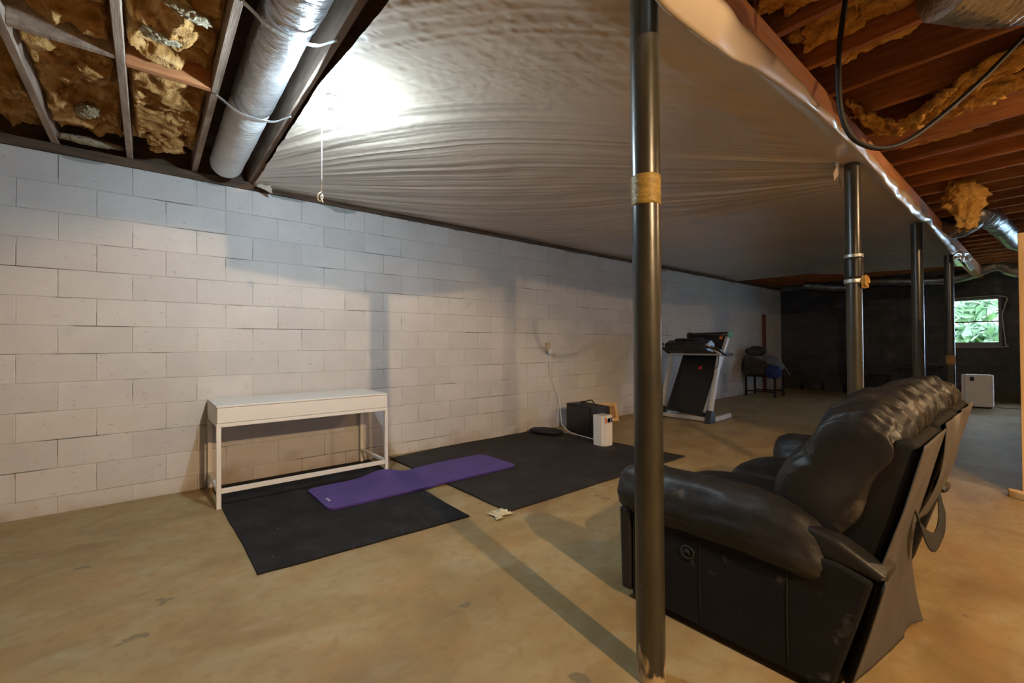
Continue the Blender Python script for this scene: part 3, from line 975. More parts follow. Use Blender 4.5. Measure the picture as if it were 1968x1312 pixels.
# ------------------------------------------------------------------ insulation
def batt(name, xa, xb, ya, yb, z0, mat, label, seed, amp=0.05, group=None, nu=60, nv=120, droop=None, cut=None):
    def fn(u, v):
        x = xa + (xb - xa) * u
        y = ya + (yb - ya) * v
        h = amp * (0.7 * ridge(x * 5, y * 4, seed, 4, seed) - 0.4 + 0.7 * fbm(x * 9, y * 9, seed, 4, seed + 5)) - amp * 0.25
        edge = np.clip(np.minimum(u, 1 - u) / 0.08, 0, 1) * np.clip(np.minimum(v, 1 - v) / 0.06, 0, 1)
        z = z0 - np.clip(h, -amp, 1.6 * amp) * edge + (1 - edge) * 0.06
        x = x + 0.012 * fbm(x * 12, y * 12, 3, 3, seed + 2) * edge
        y = y + 0.025 * fbm(x * 11, y * 11, 6, 3, seed + 3)
        if droop is not None:
            z = z - droop(x, y)
        return x, y, np.clip(z, ZJ + 0.02 + 0.015 * fbm(x * 14, y * 14, 1, 2, seed + 7), ZS - 0.012)
    o = grid(name, fn, nu, nv, mat)
    return tag(o, label, 'insulation', group)


bays = lambda n: (JX + 0.4064 * n + 0.021, JX + 0.4064 * (n + 1) - 0.021)
gl = 'insulation batts between the left joists'
a, b = bays(-2)
batt('insulation_batt', a, b, -0.02, -1.49, 2.71, 'insul', 'brown insulation batt at the far left edge, above the painted wall', 11, 0.085, gl, 70, 200)
a, b = bays(-1)
b1 = batt('insulation_batt', a, b, -0.13, -1.49, 2.695, 'insul', 'brown insulation batt with a white tuft, between the two left joists', 12, 0.085, gl, 70, 200)
batt('insulation_batt', a, b, -1.55, -2.5, 2.71, 'insul', 'brown insulation batt at the top left corner, before the blocking', 13, 0.08, gl, 70, 150)
a, b = bays(0)
b2 = batt('insulation_batt', a, b, -0.22, -1.44, 2.69, 'insul', 'brown insulation batt behind the orange blocking, left of the duct', 14, 0.09, gl, 70, 180)
b3 = batt('insulation_batt', a, b, -1.51, -2.6, 2.70, 'insul', 'brown insulation batt in front of the orange blocking, left of the duct', 15, 0.085, gl, 70, 160)


def tuft(c, s, mat, seed, parent, wr=0.35, rot=(0, 0, 0), ws=40, e=2.0, nu=72, nv=44, name='tuft'):
    return puff(name, c, s, mat, parent, e=e, nu=nu, nv=nv, wr=wr, wscale=(ws, ws, ws), seed=seed, rot=rot, soft=True)


tuft((-0.30, -0.66, 2.675), (0.045, 0.09, 0.035), 'insul_pale', 2, b1, 0.22, (0, 0, 0.5), ws=75)
tuft((0.14, -2.07, 2.672), (0.09, 0.028, 0.022), 'insul_pale', 3, b3, 0.22, (0, 0, 0.3), ws=75)
tuft((0.05, -1.80, 2.675), (0.08, 0.04, 0.02), 'insul_pale', 5, b3, 0.22, (0, 0, 0.2), ws=75)
tuft((-0.33, -0.10, 2.675), (0.17, 0.045, 0.025), 'insul_pale', 6, b1, 0.22, ws=75)
tuft((0.10, -0.40, 2.68), (0.11, 0.14, 0.05), 'insul', 7, b2, 0.35, ws=24)

# right-hand bays: patches tucked beside the joists, a long drooping strip, a hanging clump
gr = 'insulation between the right joists'
def bayc(n):
    return JX + 0.4064 * (n + 0.5)


def bay_insulation(label, clumps):
    e = empty('insulation_batt', clumps[0][0])
    for c, sz, sd in clumps:
        tuft(tuple(c[i] - clumps[0][0][i] for i in range(3)), sz, 'insul_gold', sd, e, 0.3, ws=22, e=2.2, name='clump')
    return tag(e, label, 'insulation', gr)


bay_insulation('yellow insulation clump in the nearest right bay beside the girder', [((bayc(5), -3.86, 2.73), (0.16, 0.20, 0.07), 31)])
bay_insulation('yellow insulation clumps in the right bay before the cable', [((bayc(6) + 0.05, -3.84, 2.75), (0.12, 0.17, 0.07), 32), ((bayc(6) + 0.09, -4.14, 2.77), (0.09, 0.24, 0.07), 33)])
bay_insulation('yellow insulation strips along a joist, crossed by the hanging cable', [((bayc(7) - 0.12, -3.83, 2.71), (0.05, 0.09, 0.06), 34), ((bayc(7) - 0.12, -4.02, 2.73), (0.05, 0.15, 0.065), 35),
                                                                                       ((bayc(7) - 0.12, -4.32, 2.73), (0.05, 0.20, 0.055), 36)])
bay_insulation('thin yellow insulation strip along a joist beyond the cable loop', [((bayc(11) - 0.12, -4.02, 2.69), (0.05, 0.28, 0.045), 38)])
bay_insulation('ragged golden insulation lumps at the right edge, below the drooping batt', [((bayc(9) + 0.15, -4.25, 2.69), (0.13, 0.24, 0.075), 39), ((bayc(9) + 0.12, -4.66, 2.70), (0.13, 0.2, 0.07), 40)])


def droop_strip(u, v):
    P = np.array([(3.44, -3.74, 2.66), (3.60, -3.80, 2.585), (3.72, -3.90, 2.555), (3.72, -4.02, 2.565), (3.60, -4.14, 2.60), (3.50, -4.30, 2.63), (3.46, -4.55, 2.66), (3.46, -5.0, 2.70)])
    t = np.linspace(0, 1, len(P))
    cx, cy, cz = [np.interp(u, t, P[:, i]) for i in range(3)]
    w = 0.11 + 0.04 * vnoise(u * 6, 0.2, 1, 5)
    x = cx + (v - 0.5) * 2 * w + 0.012 * fbm(u * 20, v * 6, 1, 3, 3)
    y = cy + 0.015 * fbm(u * 18, v * 8, 4, 3, 6)
    z = cz - 0.02 * ridge(u * 12, v * 5, 2, 4, 8) + 0.02 * fbm(u * 25, v * 14, 2, 3, 9) + 0.05 * (v - 0.5) ** 2
    return x, y, z
tag(grid('insulation_strip', droop_strip, 120, 36, 'insul_gold', None, 0.02), 'long golden insulation batt drooping behind the black cable loop', 'insulation', gr)


def hang(u, v):
    a = u * 2 * np.pi
    w = 0.115 * np.sqrt(np.clip(np.sin(np.pi * (0.08 + 0.86 * v)), 0, 1)) * (1 + 0.35 * vnoise(v * 6, 0.7, 2, 4))
    r = 1 + 0.5 * fbm(np.cos(a) * 3, np.sin(a) * 3, v * 6, 4, 13)
    return 5.9 + 0.05 * np.cos(a) * r, -4.02 + w * np.sin(a) * r + 0.03 * vnoise(v * 4, 1, 1, 3), 2.69 - 0.47 * v + 0.02 * fbm(u * 8, v * 9, 1, 3, 2)
hc = grid('insulation_clump', hang, 40, 60, 'insul_gold')
tag(hc, 'golden insulation clump hanging straight down above the far flexible duct', 'insulation', gr)
for n in range(12, 31, 3):
    o = batt('insulation_batt', bays(n)[0], bays(n)[1], -3.75, -6.0, 2.80, 'insul', 'dark insulation batt up between the far right joists', 60 + n, 0.05, 'far insulation batts', 16, 60)

# ------------------------------------------------------------------ hanging cable
cb = tube('hanging_cable', [(2.30, -3.975, 2.70), (2.288, -3.972, 2.63), (2.255, -3.956, 2.424), (2.249, -3.953, 2.224), (2.271, -3.964, 2.105), (2.326, -3.992, 2.034), (2.439, -4.048, 2.012), (2.568, -4.114, 2.055), (2.731, -4.196, 2.171),
                            (2.96, -4.311, 2.367), (3.111, -4.387, 2.512), (3.229, -4.447, 2.63), (3.28, -4.48, 2.70)], 0.0105, 'cable', n=90, seg=12)
tag(cb, 'thick black cable hanging in a loop from the right-hand joists', 'cable')

# ------------------------------------------------------------------ desk
dk = empty('desk', (1.035, -0.345, 0))
hw, hd = 0.655, 0.315
MT = 0.012
box('tabletop', (-hw, -hd, 0.735), (hw, hd, 0.748), 'white_desk', dk, 0.002)
box('drawer_front', (-hw + 0.004, -hd, 0.622), (hw - 0.004, -hd + 0.018, 0.732), 'white_desk', dk, 0.002)
box('side_panel', (-hw, -hd + 0.02, 0.62), (-hw + 0.018, hd, 0.7345), 'white_desk', dk, 0.002)
box('side_panel', (hw - 0.018, -hd + 0.02, 0.62), (hw, hd, 0.7345), 'white_desk', dk, 0.002)
box('back_panel', (-hw + 0.02, hd - 0.018, 0.62), (hw - 0.02, hd, 0.7345), 'white_desk', dk, 0.002)
box('drawer_bottom', (-hw + 0.02, -hd + 0.02, 0.622), (hw - 0.02, hd - 0.02, 0.632), 'white_desk', dk)
box('apron_rail', (-hw, -hd, 0.592), (hw, -hd + 0.03, 0.6195), 'white_desk', dk, 0.002)
box('apron_rail', (-hw + 0.031, hd - 0.03, 0.592), (hw - 0.031, hd, 0.6195), 'white_desk', dk, 0.002)
for sx in (-1, 1):
    for sy in (-1, 1):
        z0 = 0.0 if sx < 0 and sy < 0 else MT
        xa, xb = sorted((sx * hw, sx * (hw - 0.03)))
        ya, yb = sorted((sy * hd, sy * (hd - 0.03)))
        box('leg', (xa, ya, z0), (xb, yb, 0.5915), 'white_desk', dk, 0.002)
    xa, xb = sorted((sx * hw, sx * (hw - 0.03)))
    box('side_rail', (xa, -hd + 0.0305, 0.115), (xb, hd - 0.0305, 0.142), 'white_desk', dk, 0.002)
    box('side_rail', (xa, -hd + 0.0305, 0.594), (xb, hd - 0.0305, 0.6195), 'white_desk', dk, 0.002)
box('foot_rail', (-hw + 0.0305, -hd + 0.002, 0.108), (hw - 0.0305, -hd + 0.028, 0.142), 'white_desk', dk, 0.002)
tag(dk, 'slim white metal-legged desk with a drawer, against the painted wall', 'desk')

# ------------------------------------------------------------------ mats
def slab_mat(name, pts, z0, th, mat, label, cat, r=0.0, wave=0.0, seed=0):
    """flat floor mat with a slightly uneven outline"""
    cx = sum(p[0] for p in pts) / len(pts)
    cy = sum(p[1] for p in pts) / len(pts)
    out = []
    n = len(pts)
    for i in range(n):
        a, b = Vector(pts[i]), Vector(pts[(i + 1) % n])
        m = max(2, int((b - a).length / 0.06))
        for k in range(m):
            p = a.lerp(b, k / m)
            w = wave * float(fbm(p.x * 3, p.y * 3, seed, 2, seed)) * (1 if 0 < k else 0)
            d = (p - Vector((cx, cy))).normalized()
            out.append((p.x + d.x * w, p.y + d.y * w))
    bm = bmesh.new()
    top = [bm.verts.new((x, y, z0 + th)) for x, y in out]
    f = bm.faces.new(top)
    if f.normal.z < 0:
        f.normal_flip()
    ex = bmesh.ops.extrude_face_region(bm, geom=[f])
    for v in ex['geom']:
        if isinstance(v, bmesh.types.BMVert):
            v.co.z = z0
    o = from_bm(name, bm, mat)
    return tag(o, label, cat)


slab_mat('rubber_mat', [(0.416, -0.04), (0.416, -0.69), (0.434, -1.90), (1.70, -1.965), (1.755, -0.03)], 0.0, 0.011, 'mat', 'black rubber floor mat under the white desk', 'mat', wave=0.008, seed=2)
slab_mat('rubber_mat', [(1.945, -0.13), (1.95, -2.075), (4.305, -2.085), (4.26, -0.90), (4.25, -0.40), (3.95, -0.03), (2.6, -0.05)], 0.0, 0.016, 'mat_brown', 'larger black rubber floor mat beside the speaker box', 'mat', wave=0.008, seed=5)


def yoga(u, v):
    # rounded-corner mat draped over the gap between the two floor mats
    return None


def yoga_mat():
    L0, L1, W0, W1 = 0.985, 2.725, -1.262, -0.672
    r = 0.07
    nu, nv = 70, 26
    def outline_clip(x, y):
        for cx, cy in ((L0 + r, W0 + r), (L0 + r, W1 - r), (L1 - r, W0 + r), (L1 - r, W1 - r)):
            sx, sy = (-1 if cx < 1.5 else 1), (-1 if cy < -0.97 else 1)
            dx, dy = (x - cx) * sx, (y - cy) * sy
            if dx > 0 and dy > 0:
                d = max(dx, dy)
                h = math.hypot(dx, dy)
                if h > 1e-6:
                    k = d / h
                    x, y = cx + sx * dx * k, cy + sy * dy * k
        return x, y
    def base(x, y):
        # lies on mat one, sags in the gap, lies on mat two, rucked a little at the desk side
        z = np.interp(x, [0.9, 1.68, 1.80, 1.91, 2.0, 2.8], [0.0125, 0.0125, 0.011, 0.0175, 0.0178, 0.0178])
        ruck = 0.045 * math.exp(-((x - 1.62) / 0.16) ** 2) * max(0, min(1, (y + 0.98) / 0.3))
        return z + ruck
    rot = math.radians(-1.0)
    bm = bmesh.new()
    th = 0.014
    rows = {}
    for lay in (0, 1):
        for i in range(nu):
            for j in range(nv):
                x, y = outline_clip(L0 + (L1 - L0) * i / (nu - 1), W0 + (W1 - W0) * j / (nv - 1))
                z = base(x, y) + lay * th
                yy = y - 0.06 * math.exp(-((x - 1.82) / 0.18) ** 2) * (1 if y > -0.8 else 0.0) * ((y + 0.8) / 0.13)
                rows[(lay, i, j)] = bm.verts.new((x, yy, z))
    for lay in (0, 1):
        for i in range(nu - 1):
            for j in range(nv - 1):
                q = [rows[(lay, i, j)], rows[(lay, i + 1, j)], rows[(lay, i + 1, j + 1)], rows[(lay, i, j + 1)]]
                bm.faces.new(q if lay else q[::-1])
    ring = [(i, 0) for i in range(nu)] + [(nu - 1, j) for j in range(1, nv)] + [(i, nv - 1) for i in range(nu - 2, -1, -1)] + [(0, j) for j in range(nv - 2, 0, -1)]
    for k in range(len(ring)):
        a, b = ring[k], ring[(k + 1) % len(ring)]
        f = bm.faces.new((rows[(0, *a)], rows[(0, *b)], rows[(1, *b)], rows[(1, *a)]))
        f.material_index = 1
    o = from_bm('exercise_mat', bm, 'purple', None, False)
    o.data.materials.append(M['purple_edge'])
    for p in o.data.polygons:
        p.use_smooth = p.material_index == 0
    o.data.set_sharp_from_angle(angle=math.radians(50))
    return tag(o, 'purple foam exercise mat lying across the two black mats', 'exercise mat')


ym = yoga_mat()
# small pale printed mark (unreadable in the photo) near the corner
bm = bmesh.new()
for k, (dy, w) in enumerate(((0.0, 0.020), (0.024, 0.014), (0.044, 0.022), (0.070, 0.012))):
    add_box(bm, (1.035, -1.085 + dy, 0.0266), (1.035 + 0.018, -1.085 + dy + w * 0.75, 0.0272))
from_bm('printed_mark', bm, 'print', ym)

# crumpled wrapper at the corner of the larger mat
def wrap(u, v):
    x = 1.80 + 0.15 * u + 0.02 * vnoise(u * 4, v * 4, 1, 6)
    y = -2.13 + 0.12 * v + 0.02 * vnoise(u * 4, v * 4, 5, 6)
    z = 0.012 + 0.016 * np.abs(ridge(u * 3, v * 3, 2, 3, 4)) * np.clip(np.minimum(np.minimum(u, 1 - u), np.minimum(v, 1 - v)) / 0.15, 0.05, 1)
    return x, y, z
tag(grid('crumpled_wrapper', wrap, 16, 14, 'wrapper', None, 0.001, False), 'crumpled pale wrapper on the floor at the corner of the larger mat', 'wrapper')

# ------------------------------------------------------------------ things along the wall
amp = empty('speaker_box', (4.505, -0.60, 0), -0.20)
cab = box('cabinet', (-0.15, -0.275, 0.012), (0.15, 0.275, 0.385), 'black', amp, 0.012)
box('front_grille', (-0.158, -0.25, 0.04), (-0.151, 0.25, 0.36), 'black_gloss', cab, 0.003)
for sx in (-0.1, 0.1):
    for sy in (-0.2, 0.2):
        cyl('foot', (sx, sy, 0), (sx, sy, 0.0115), 0.025, 'black_gloss', amp, 16)
tube('handle', [(-0.02, 0.14, 0.385), (-0.02, 0.12, 0.405), (-0.02, 0.0, 0.43), (-0.02, -0.11, 0.455), (-0.02, -0.16, 0.42), (-0.02, -0.22, 0.386)], 0.008, 'black_gloss', amp, n=24, seg=10)
lathe('top_knob', [(0.05, 0.385), (0.05, 0.392), (0.042, 0.396)], 'black_gloss', amp).location = (-0.06, 0.06, 0)
tag(amp, 'black box speaker with a wire handle against the painted wall', 'speaker')

tw = empty('white_tower', (4.075, -1.20, 0.0165), -0.05)
bm = bmesh.new()
add_box(bm, (-0.088, -0.088, 0.0), (0.088, 0.088, 0.345))
bmesh.ops.bevel(bm, geom=[e for e in bm.edges if abs(e.verts[0].co.z - e.verts[1].co.z) > 0.1], offset=0.025, segments=6, affect='EDGES')
bmesh.ops.bevel(bm, geom=[e for e in bm.edges if abs(e.verts[0].co.z - e.verts[1].co.z) < 0.001 and e.calc_face_angle(0) > 0.5], offset=0.003, segments=2, affect='EDGES')
tb = shade_flat_caps(from_bm('body', bm, 'white_plastic', tw, True), 35)
box('top_panel', (-0.07, -0.07, 0.345), (0.07, 0.07, 0.349), 'silver', tw, 0.001)
# small panel on the face turned to the room: orange and dark blue squares either side of a black dial
box('panel', (-0.062, -0.0905, 0.265), (0.062, -0.088, 0.322), 'black_gloss', tb, 0.0008)
box('orange_square', (-0.06, -0.0915, 0.267), (-0.028, -0.0905, 0.320), 'orange_label', tb)
box('blue_square', (0.028, -0.0915, 0.267), (0.06, -0.0905, 0.320), 'blue_label', tb)
lathe('dial_ring', [(0.034, 0.0), (0.034, 0.004), (0.027, 0.0045)], 'white_plastic', tb).matrix_local = Matrix.Translation((0, -0.0905, 0.2935)) @ Matrix.Rotation(math.radians(90), 4, 'X')
lathe('dial', [(0.0265, 0.0), (0.0265, 0.005), (0.024, 0.0055)], 'black_gloss', tb).matrix_local = Matrix.Translation((0, -0.0905, 0.2935)) @ Matrix.Rotation(math.radians(90), 4, 'X')
tag(tw, 'white tower appliance with a small orange and black panel, on the larger mat', 'appliance')

fc = puff('floor_cushion', (4.02, -0.31, 0.055), (0.115, 0.23, 0.04), 'black', None, e=2.3, wr=0.04, wscale=(9, 9, 9), rot=(0, 0, 0.35))
tag(fc, 'flat black cushion on the larger mat by the wall', 'cushion')

cb2 = empty('leaning_picture', (5.42, -0.26, 0))
def lean(name, y0, y1, z0, z1, th, off, mat):
    # a panel facing -x, tilted back against the wall
    bm = bmesh.new()
    add_box(bm, (-th / 2 + off, y0, z0), (th / 2 + off, y1, z1), 0.002, 1)
    bmesh.ops.transform(bm, matrix=Matrix.Translation((0, 0, 0.004)) @ Matrix.Rotation(math.radians(58), 4, 'Z') @ Matrix.Rotation(math.radians(-0), 4, 'X') @ Matrix.Rotation(math.radians(24), 4, 'Y'), verts=bm.verts)
    return from_bm(name, bm, mat, cb2)
lean('card', -0.14, 0.14, 0.01, 0.30, 0.012, 0, 'card')
lean('dark_print', -0.10, 0.10, 0.06, 0.25, 0.003, -0.0076, 'card_dark')
tag(cb2, 'small tan framed card leaning on the wall behind the white tower', 'picture')

ob = empty('wall_outlet', (4.345, 0, 1.14))
box('outlet_box', (-0.035, -0.035, -0.055), (0.035, -0.002, 0.075), 'beige', ob, 0.004)
box('cover_plate', (-0.030, -0.038, -0.048), (0.030, -0.0352, 0.068), 'beige', ob, 0.001)
tag(ob, 'beige outlet box mounted on the painted wall', 'outlet')
ad = empty('plug_adapter', (4.352, -0.039, 1.095))
adb = box('adapter_body', (-0.025, -0.045, -0.045), (0.025, -0.0, 0.03), 'white_plastic', ad, 0.006)
wpts = [(4.352, -0.07, 1.05), (4.355, -0.06, 0.98), (4.37, -0.03, 0.85), (4.40, -0.025, 0.72), (4.47, -0.025, 0.58), (4.50, -0.03, 0.50), (4.53, -0.05, 0.42), (4.44, -0.16, 0.30), (4.395, -0.22, 0.18), (4.35, -0.28, 0.10), (4.27, -0.5, 0.035), (4.23, -0.75, 0.024), (4.20, -0.95, 0.024), (4.175, -1.08, 0.03)]
tube('power_cord', [(x - 4.352, y + 0.039, z - 1.095) for x, y, z in wpts], 0.0055, 'white_cord', adb, n=110, seg=8)
tag(ad, 'white plug adapter with its cord trailing down to the white tower', 'adapter')

# ------------------------------------------------------------------ treadmill (folded up)
tm = empty('folded_treadmill', (6.4, -0.92, 0))
def T(p):
    return (p[0] - 6.4, p[1] + 0.92, p[2])
def tbar(name, a, b, w, h, mat, bevel=0.004, up=(0, 0, 1)):
    return bar(name, T(a), T(b), w, h, mat, tm, bevel, up)
YL, YRt = -0.50, -1.30
tbar('base_bar', (6.42, YL, 0.055), (6.42, YRt, 0.055), 0.06, 0.055, 'silver')
for yy in (YL, YRt):
    tbar('foot_rail', (6.43, yy, 0.045), (7.12, yy + 0.02, 0.045), 0.055, 0.07, 'silver')
    tbar('foot_pad', (6.50, yy, 0.005), (7.12, yy + 0.02, 0.005), 0.05, 0.0098, 'black_gloss', 0.002)
    prism('upright_boot', [(T((6.34, 0, 0))[0], 0.0), (T((6.52, 0, 0))[0], 0.0), (T((6.50, 0, 0))[0], 0.17), (T((6.40, 0, 0))[0], 0.19)], 'y', T((0, yy - 0.045, 0))[1], T((0, yy + 0.045, 0))[1], 'black_gloss', tm, 0.006)
    tbar('upright', (6.455, yy, 0.16), (6.76, yy, 1.02), 0.05, 0.075, 'silver', 0.006, up=(1, 0, 0))
# deck: leaning frame with belt, side rails, rollers
lo_p, hi_p = Vector((6.50, -0.88, 0.10)), Vector((7.05, -1.0, 1.32))
def deck(name, w, t, off, s0, s1, mat, ysh=0.0, bevel=0.006):
    d = hi_p - lo_p
    n = Vector((-d.z, 0, d.x)).normalized()
    a = lo_p + d * s0 + n * off + Vector((0, ysh, 0))
    b = lo_p + d * s1 + n * off + Vector((0, ysh, 0))
    return tbar(name, a, b, w, t, mat, bevel, up=tuple(n))
deck('deck', 0.60, 0.05, 0.0, 0.0, 0.98, 'black')
deck('running_belt', 0.50, 0.006, 0.0295, 0.03, 0.96, 'black_gloss')
for sg_ in (-1, 1):
    deck('side_rail', 0.045, 0.064, 0.004, 0.02, 0.97, 'silver' if sg_ < 0 else 'black_gloss', sg_ * 0.305)
cyl('roller', T(hi_p + Vector((0.0, 0.31, 0.0))), T(hi_p + Vector((0, -0.31, 0))), 0.045, 'black_gloss', tm, 20)
for sg_, mm in ((1, 'black_gloss'), (-1, 'teal_glint')):
    cyl('roller_cap', T(hi_p + Vector((0.0, sg_ * 0.311, 0.0))), T(hi_p + Vector((0, sg_ * 0.36, 0))), 0.055, mm, tm, 20)
mid = lo_p + (hi_p - lo_p) * 0.56
dn = Vector((-(hi_p - lo_p).z, 0, (hi_p - lo_p).x)).normalized()
cyl('red_button', T(mid + dn * 0.031 + Vector((0, -0.03, 0))), T(mid + dn * 0.042 + Vector((0, -0.03, 0))), 0.03, 'red', tm, 20)
m2 = lo_p + (hi_p - lo_p) * 0.95
bar('orange_sticker', T(m2 + dn * 0.03 + Vector((0, -0.22, 0))), T(m2 + dn * 0.034 + Vector((0, -0.22, 0))), 0.05, 0.05, 'orange_label', tm)
# console with handles
prism('console', [T((6.50, 0, 1.07))[0::2], T((6.72, 0, 1.03))[0::2], T((6.80, 0, 1.06))[0::2], T((6.78, 0, 1.20))[0::2], T((6.66, 0, 1.245))[0::2], T((6.50, 0, 1.19))[0::2]], 'y', T((0, -0.52, 0))[1], T((0, -1.22, 0))[1], 'black_gloss', tm, 0.02, 3)
prism('console_top', [T((6.62, 0, 1.245))[0::2], T((6.78, 0, 1.20))[0::2], T((6.80, 0, 1.25))[0::2], T((6.70, 0, 1.275))[0::2]], 'y', T((0, -0.62, 0))[1], T((0, -1.08, 0))[1], 'black_gloss', tm, 0.008, 2)
tbar('cross_bar', (6.70, YL + 0.02, 1.015), (6.70, YRt - 0.02, 1.015), 0.035, 0.028, 'silver', 0.004)
tube('handrail', [T((6.78, -0.46, 1.02)), T((6.62, -0.44, 1.10)), T((6.45, -0.46, 1.16)), T((6.42, -0.55, 1.18))], 0.022, 'black_gloss', tm, n=20, seg=12)
tube('handrail', [T((6.48, -1.23, 1.14)), T((6.60, -1.34, 1.10)), T((6.80, -1.36, 1.02)), T((7.05, -1.36, 1.01))], 0.022, 'black_gloss', tm, n=20, seg=12)
tbar('grip_panel', (6.47, -1.245, 1.17), (6.70, -1.345, 1.01), 0.04, 0.03, 'silver', 0.004)
tube('cable', [T((6.66, -1.33, 0.99)), T((6.60, -1.345, 0.85)), T((6.50, -1.25, 0.72)), T((6.56, -1.18, 0.62))], 0.006, 'cable', tm, n=24, seg=6)
bm = bmesh.new()
for k, (dx, w, h) in enumerate(((0.13, 0.03, 0.016), (0.175, 0.012, 0.012), (0.20, 0.02, 0.012), (0.235, 0.035, 0.010), (0.29, 0.03, 0.016))):
    add_box(bm, T((6.62 + dx, YRt - 0.0265 + 0.02 * (0.2 + dx) / 0.7, 0.04)), T((6.62 + dx + w, YRt - 0.0240 + 0.02 * (0.2 + dx) / 0.7, 0.04 + h)))
from_bm('printed_mark', bm, 'black_gloss', tm)
tag(tm, 'folded black treadmill with silver uprights by the painted wall', 'treadmill')

# ------------------------------------------------------------------ far left corner: chair with clothes, board, box
ch = empty('chair', (10.75, -0.42, 0))
for sx in (-0.24, 0.24):
    for sy in (-0.30, 0.30):
        box('leg', (sx - 0.02, sy - 0.02, 0), (sx + 0.02, sy + 0.02, 0.44 if sy < 0 else 0.86), 'black', ch, 0.003)
    box('stretcher', (sx - 0.012, -0.28, 0.10), (sx + 0.012, 0.28, 0.13), 'black', ch, 0.002)
box('seat', (-0.27, -0.32, 0.44), (0.27, 0.32, 0.48), 'black', ch, 0.01)
box('backrest', (-0.22, 0.285, 0.55), (0.22, 0.315, 0.84), 'black', ch, 0.008)
tag(ch, 'dark chair heaped with clothes in the corner by the grey wall', 'chair')
def garment(name, fn, mat, label, nu=40, nv=30):
    return tag(grid(name, fn, nu, nv, mat, None, 0.01), label, 'clothing', 'clothes on the corner chair')
def g1(u, v):   # grey jacket sloping from the chair back down over the seat front
    y = -0.12 - 0.68 * v + 0.03 * vnoise(u * 4, v * 4, 1, 3)
    z = np.interp(v, [0, 0.25, 0.75, 0.9, 1], [0.93, 0.95, 0.83, 0.75, 0.62]) - 0.16 * np.abs(u - 0.45) ** 1.3 * 2 + 0.04 * ridge(u * 3, v * 4, 2, 3, 5)
    return 10.48 + 0.62 * u + 0.03 * vnoise(u * 4, v * 4, 7, 2), y, z
garment('grey_jacket', g1, 'grey_cloth', 'grey-blue jacket draped over the corner chair')
def g2(u, v):   # dark coat hanging on the side toward the room
    y = -0.10 - 0.62 * u + 0.02 * vnoise(u * 6, v * 3, 1, 8)
    z = np.interp(u, [0, 0.3, 1], [0.90, 0.88, 0.70]) - v * (0.42 - 0.16 * u)
    return 10.46 - 0.06 * v + 0.03 * ridge(u * 4, v * 1.5, 2, 2, 4), y, z
garment('dark_coat', g2, 'olive_cloth', 'dark coat hanging down the near side of the corner chair')
hp = puff('clothes_bundle', (10.62, -0.30, 1.01), (0.16, 0.18, 0.10), 'olive_cloth', None, e=2.2, wr=0.16, wscale=(12, 12, 12), seed=6)
tag(hp, 'dark bundled clothes on top of the corner chair', 'clothing', 'clothes on the corner chair')
bl = puff('blue_garment', (10.44, -0.72, 0.56), (0.08, 0.14, 0.12), 'blue_cloth', None, e=2.2, wr=0.2, wscale=(14, 14, 14), seed=8)
tag(bl, 'bright blue garment hanging from the corner chair', 'clothing', 'clothes on the corner chair')
box_o = box('brown_board', (11.72, -0.05, 0.0), (11.86, -0.012, 1.90), 'brown_board', None, 0.004)
tag(box_o, 'narrow reddish-brown board standing against the wall behind the chair', 'board')
cr_ = empty('dark_crate', (12.35, -2.1, 0))
crb = box('crate_body', (-0.22, -0.2, 0.02), (0.22, 0.2, 0.45), 'black', cr_, 0.01)
box('crate_lid', (-0.23, -0.21, 0.451), (0.23, 0.21, 0.475), 'black_gloss', crb, 0.006)
for sx in (-0.18, 0.18):
    for sy in (-0.16, 0.16):
        box('foot', (sx - 0.02, sy - 0.02, 0), (sx + 0.02, sy + 0.02, 0.0195), 'black_gloss', cr_)
tag(cr_, 'low black box on the floor before the far grey wall', 'box')
stl = empty('dark_stand', (12.4, -2.85, 0))
box('stand_top', (-0.15, -0.34, 0.68), (0.15, 0.34, 0.72), 'black', stl, 0.006)
for sy in (0.10, -0.26):
    box('leg', (-0.03, sy - 0.025, 0), (0.03, sy + 0.025, 0.679), 'black', stl, 0.004)
    box('foot', (-0.16, sy - 0.025, 0), (-0.031, sy + 0.025, 0.03), 'black', stl, 0.004)
tag(stl, 'dark narrow-topped stand behind the third post', 'stand')
for i, (y, z, w) in enumerate(((-0.75, 0.0, 0.38), (-1.2, 0.0, 0.35))):
    cbk = empty('concrete_block', (12.86, y, 0))
    for k in (-1, 1):
        box('block_wall', (-0.09, min(k * 0.19, k * 0.15), 0.0), (0.09, max(k * 0.19, k * 0.15), 0.19), 'greyblock', cbk, 0.004)
    box('block_wall', (-0.09, -0.149, 0), (-0.06, 0.149, 0.19), 'greyblock', cbk, 0.003)
    box('block_wall', (0.06, -0.149, 0), (0.09, 0.149, 0.19), 'greyblock', cbk, 0.003)
    tag(cbk, ('loose concrete block at the far wall, nearer the corner chair', 'loose concrete block at the far wall, farther from the corner chair')[i], 'block', 'loose blocks by the far wall')

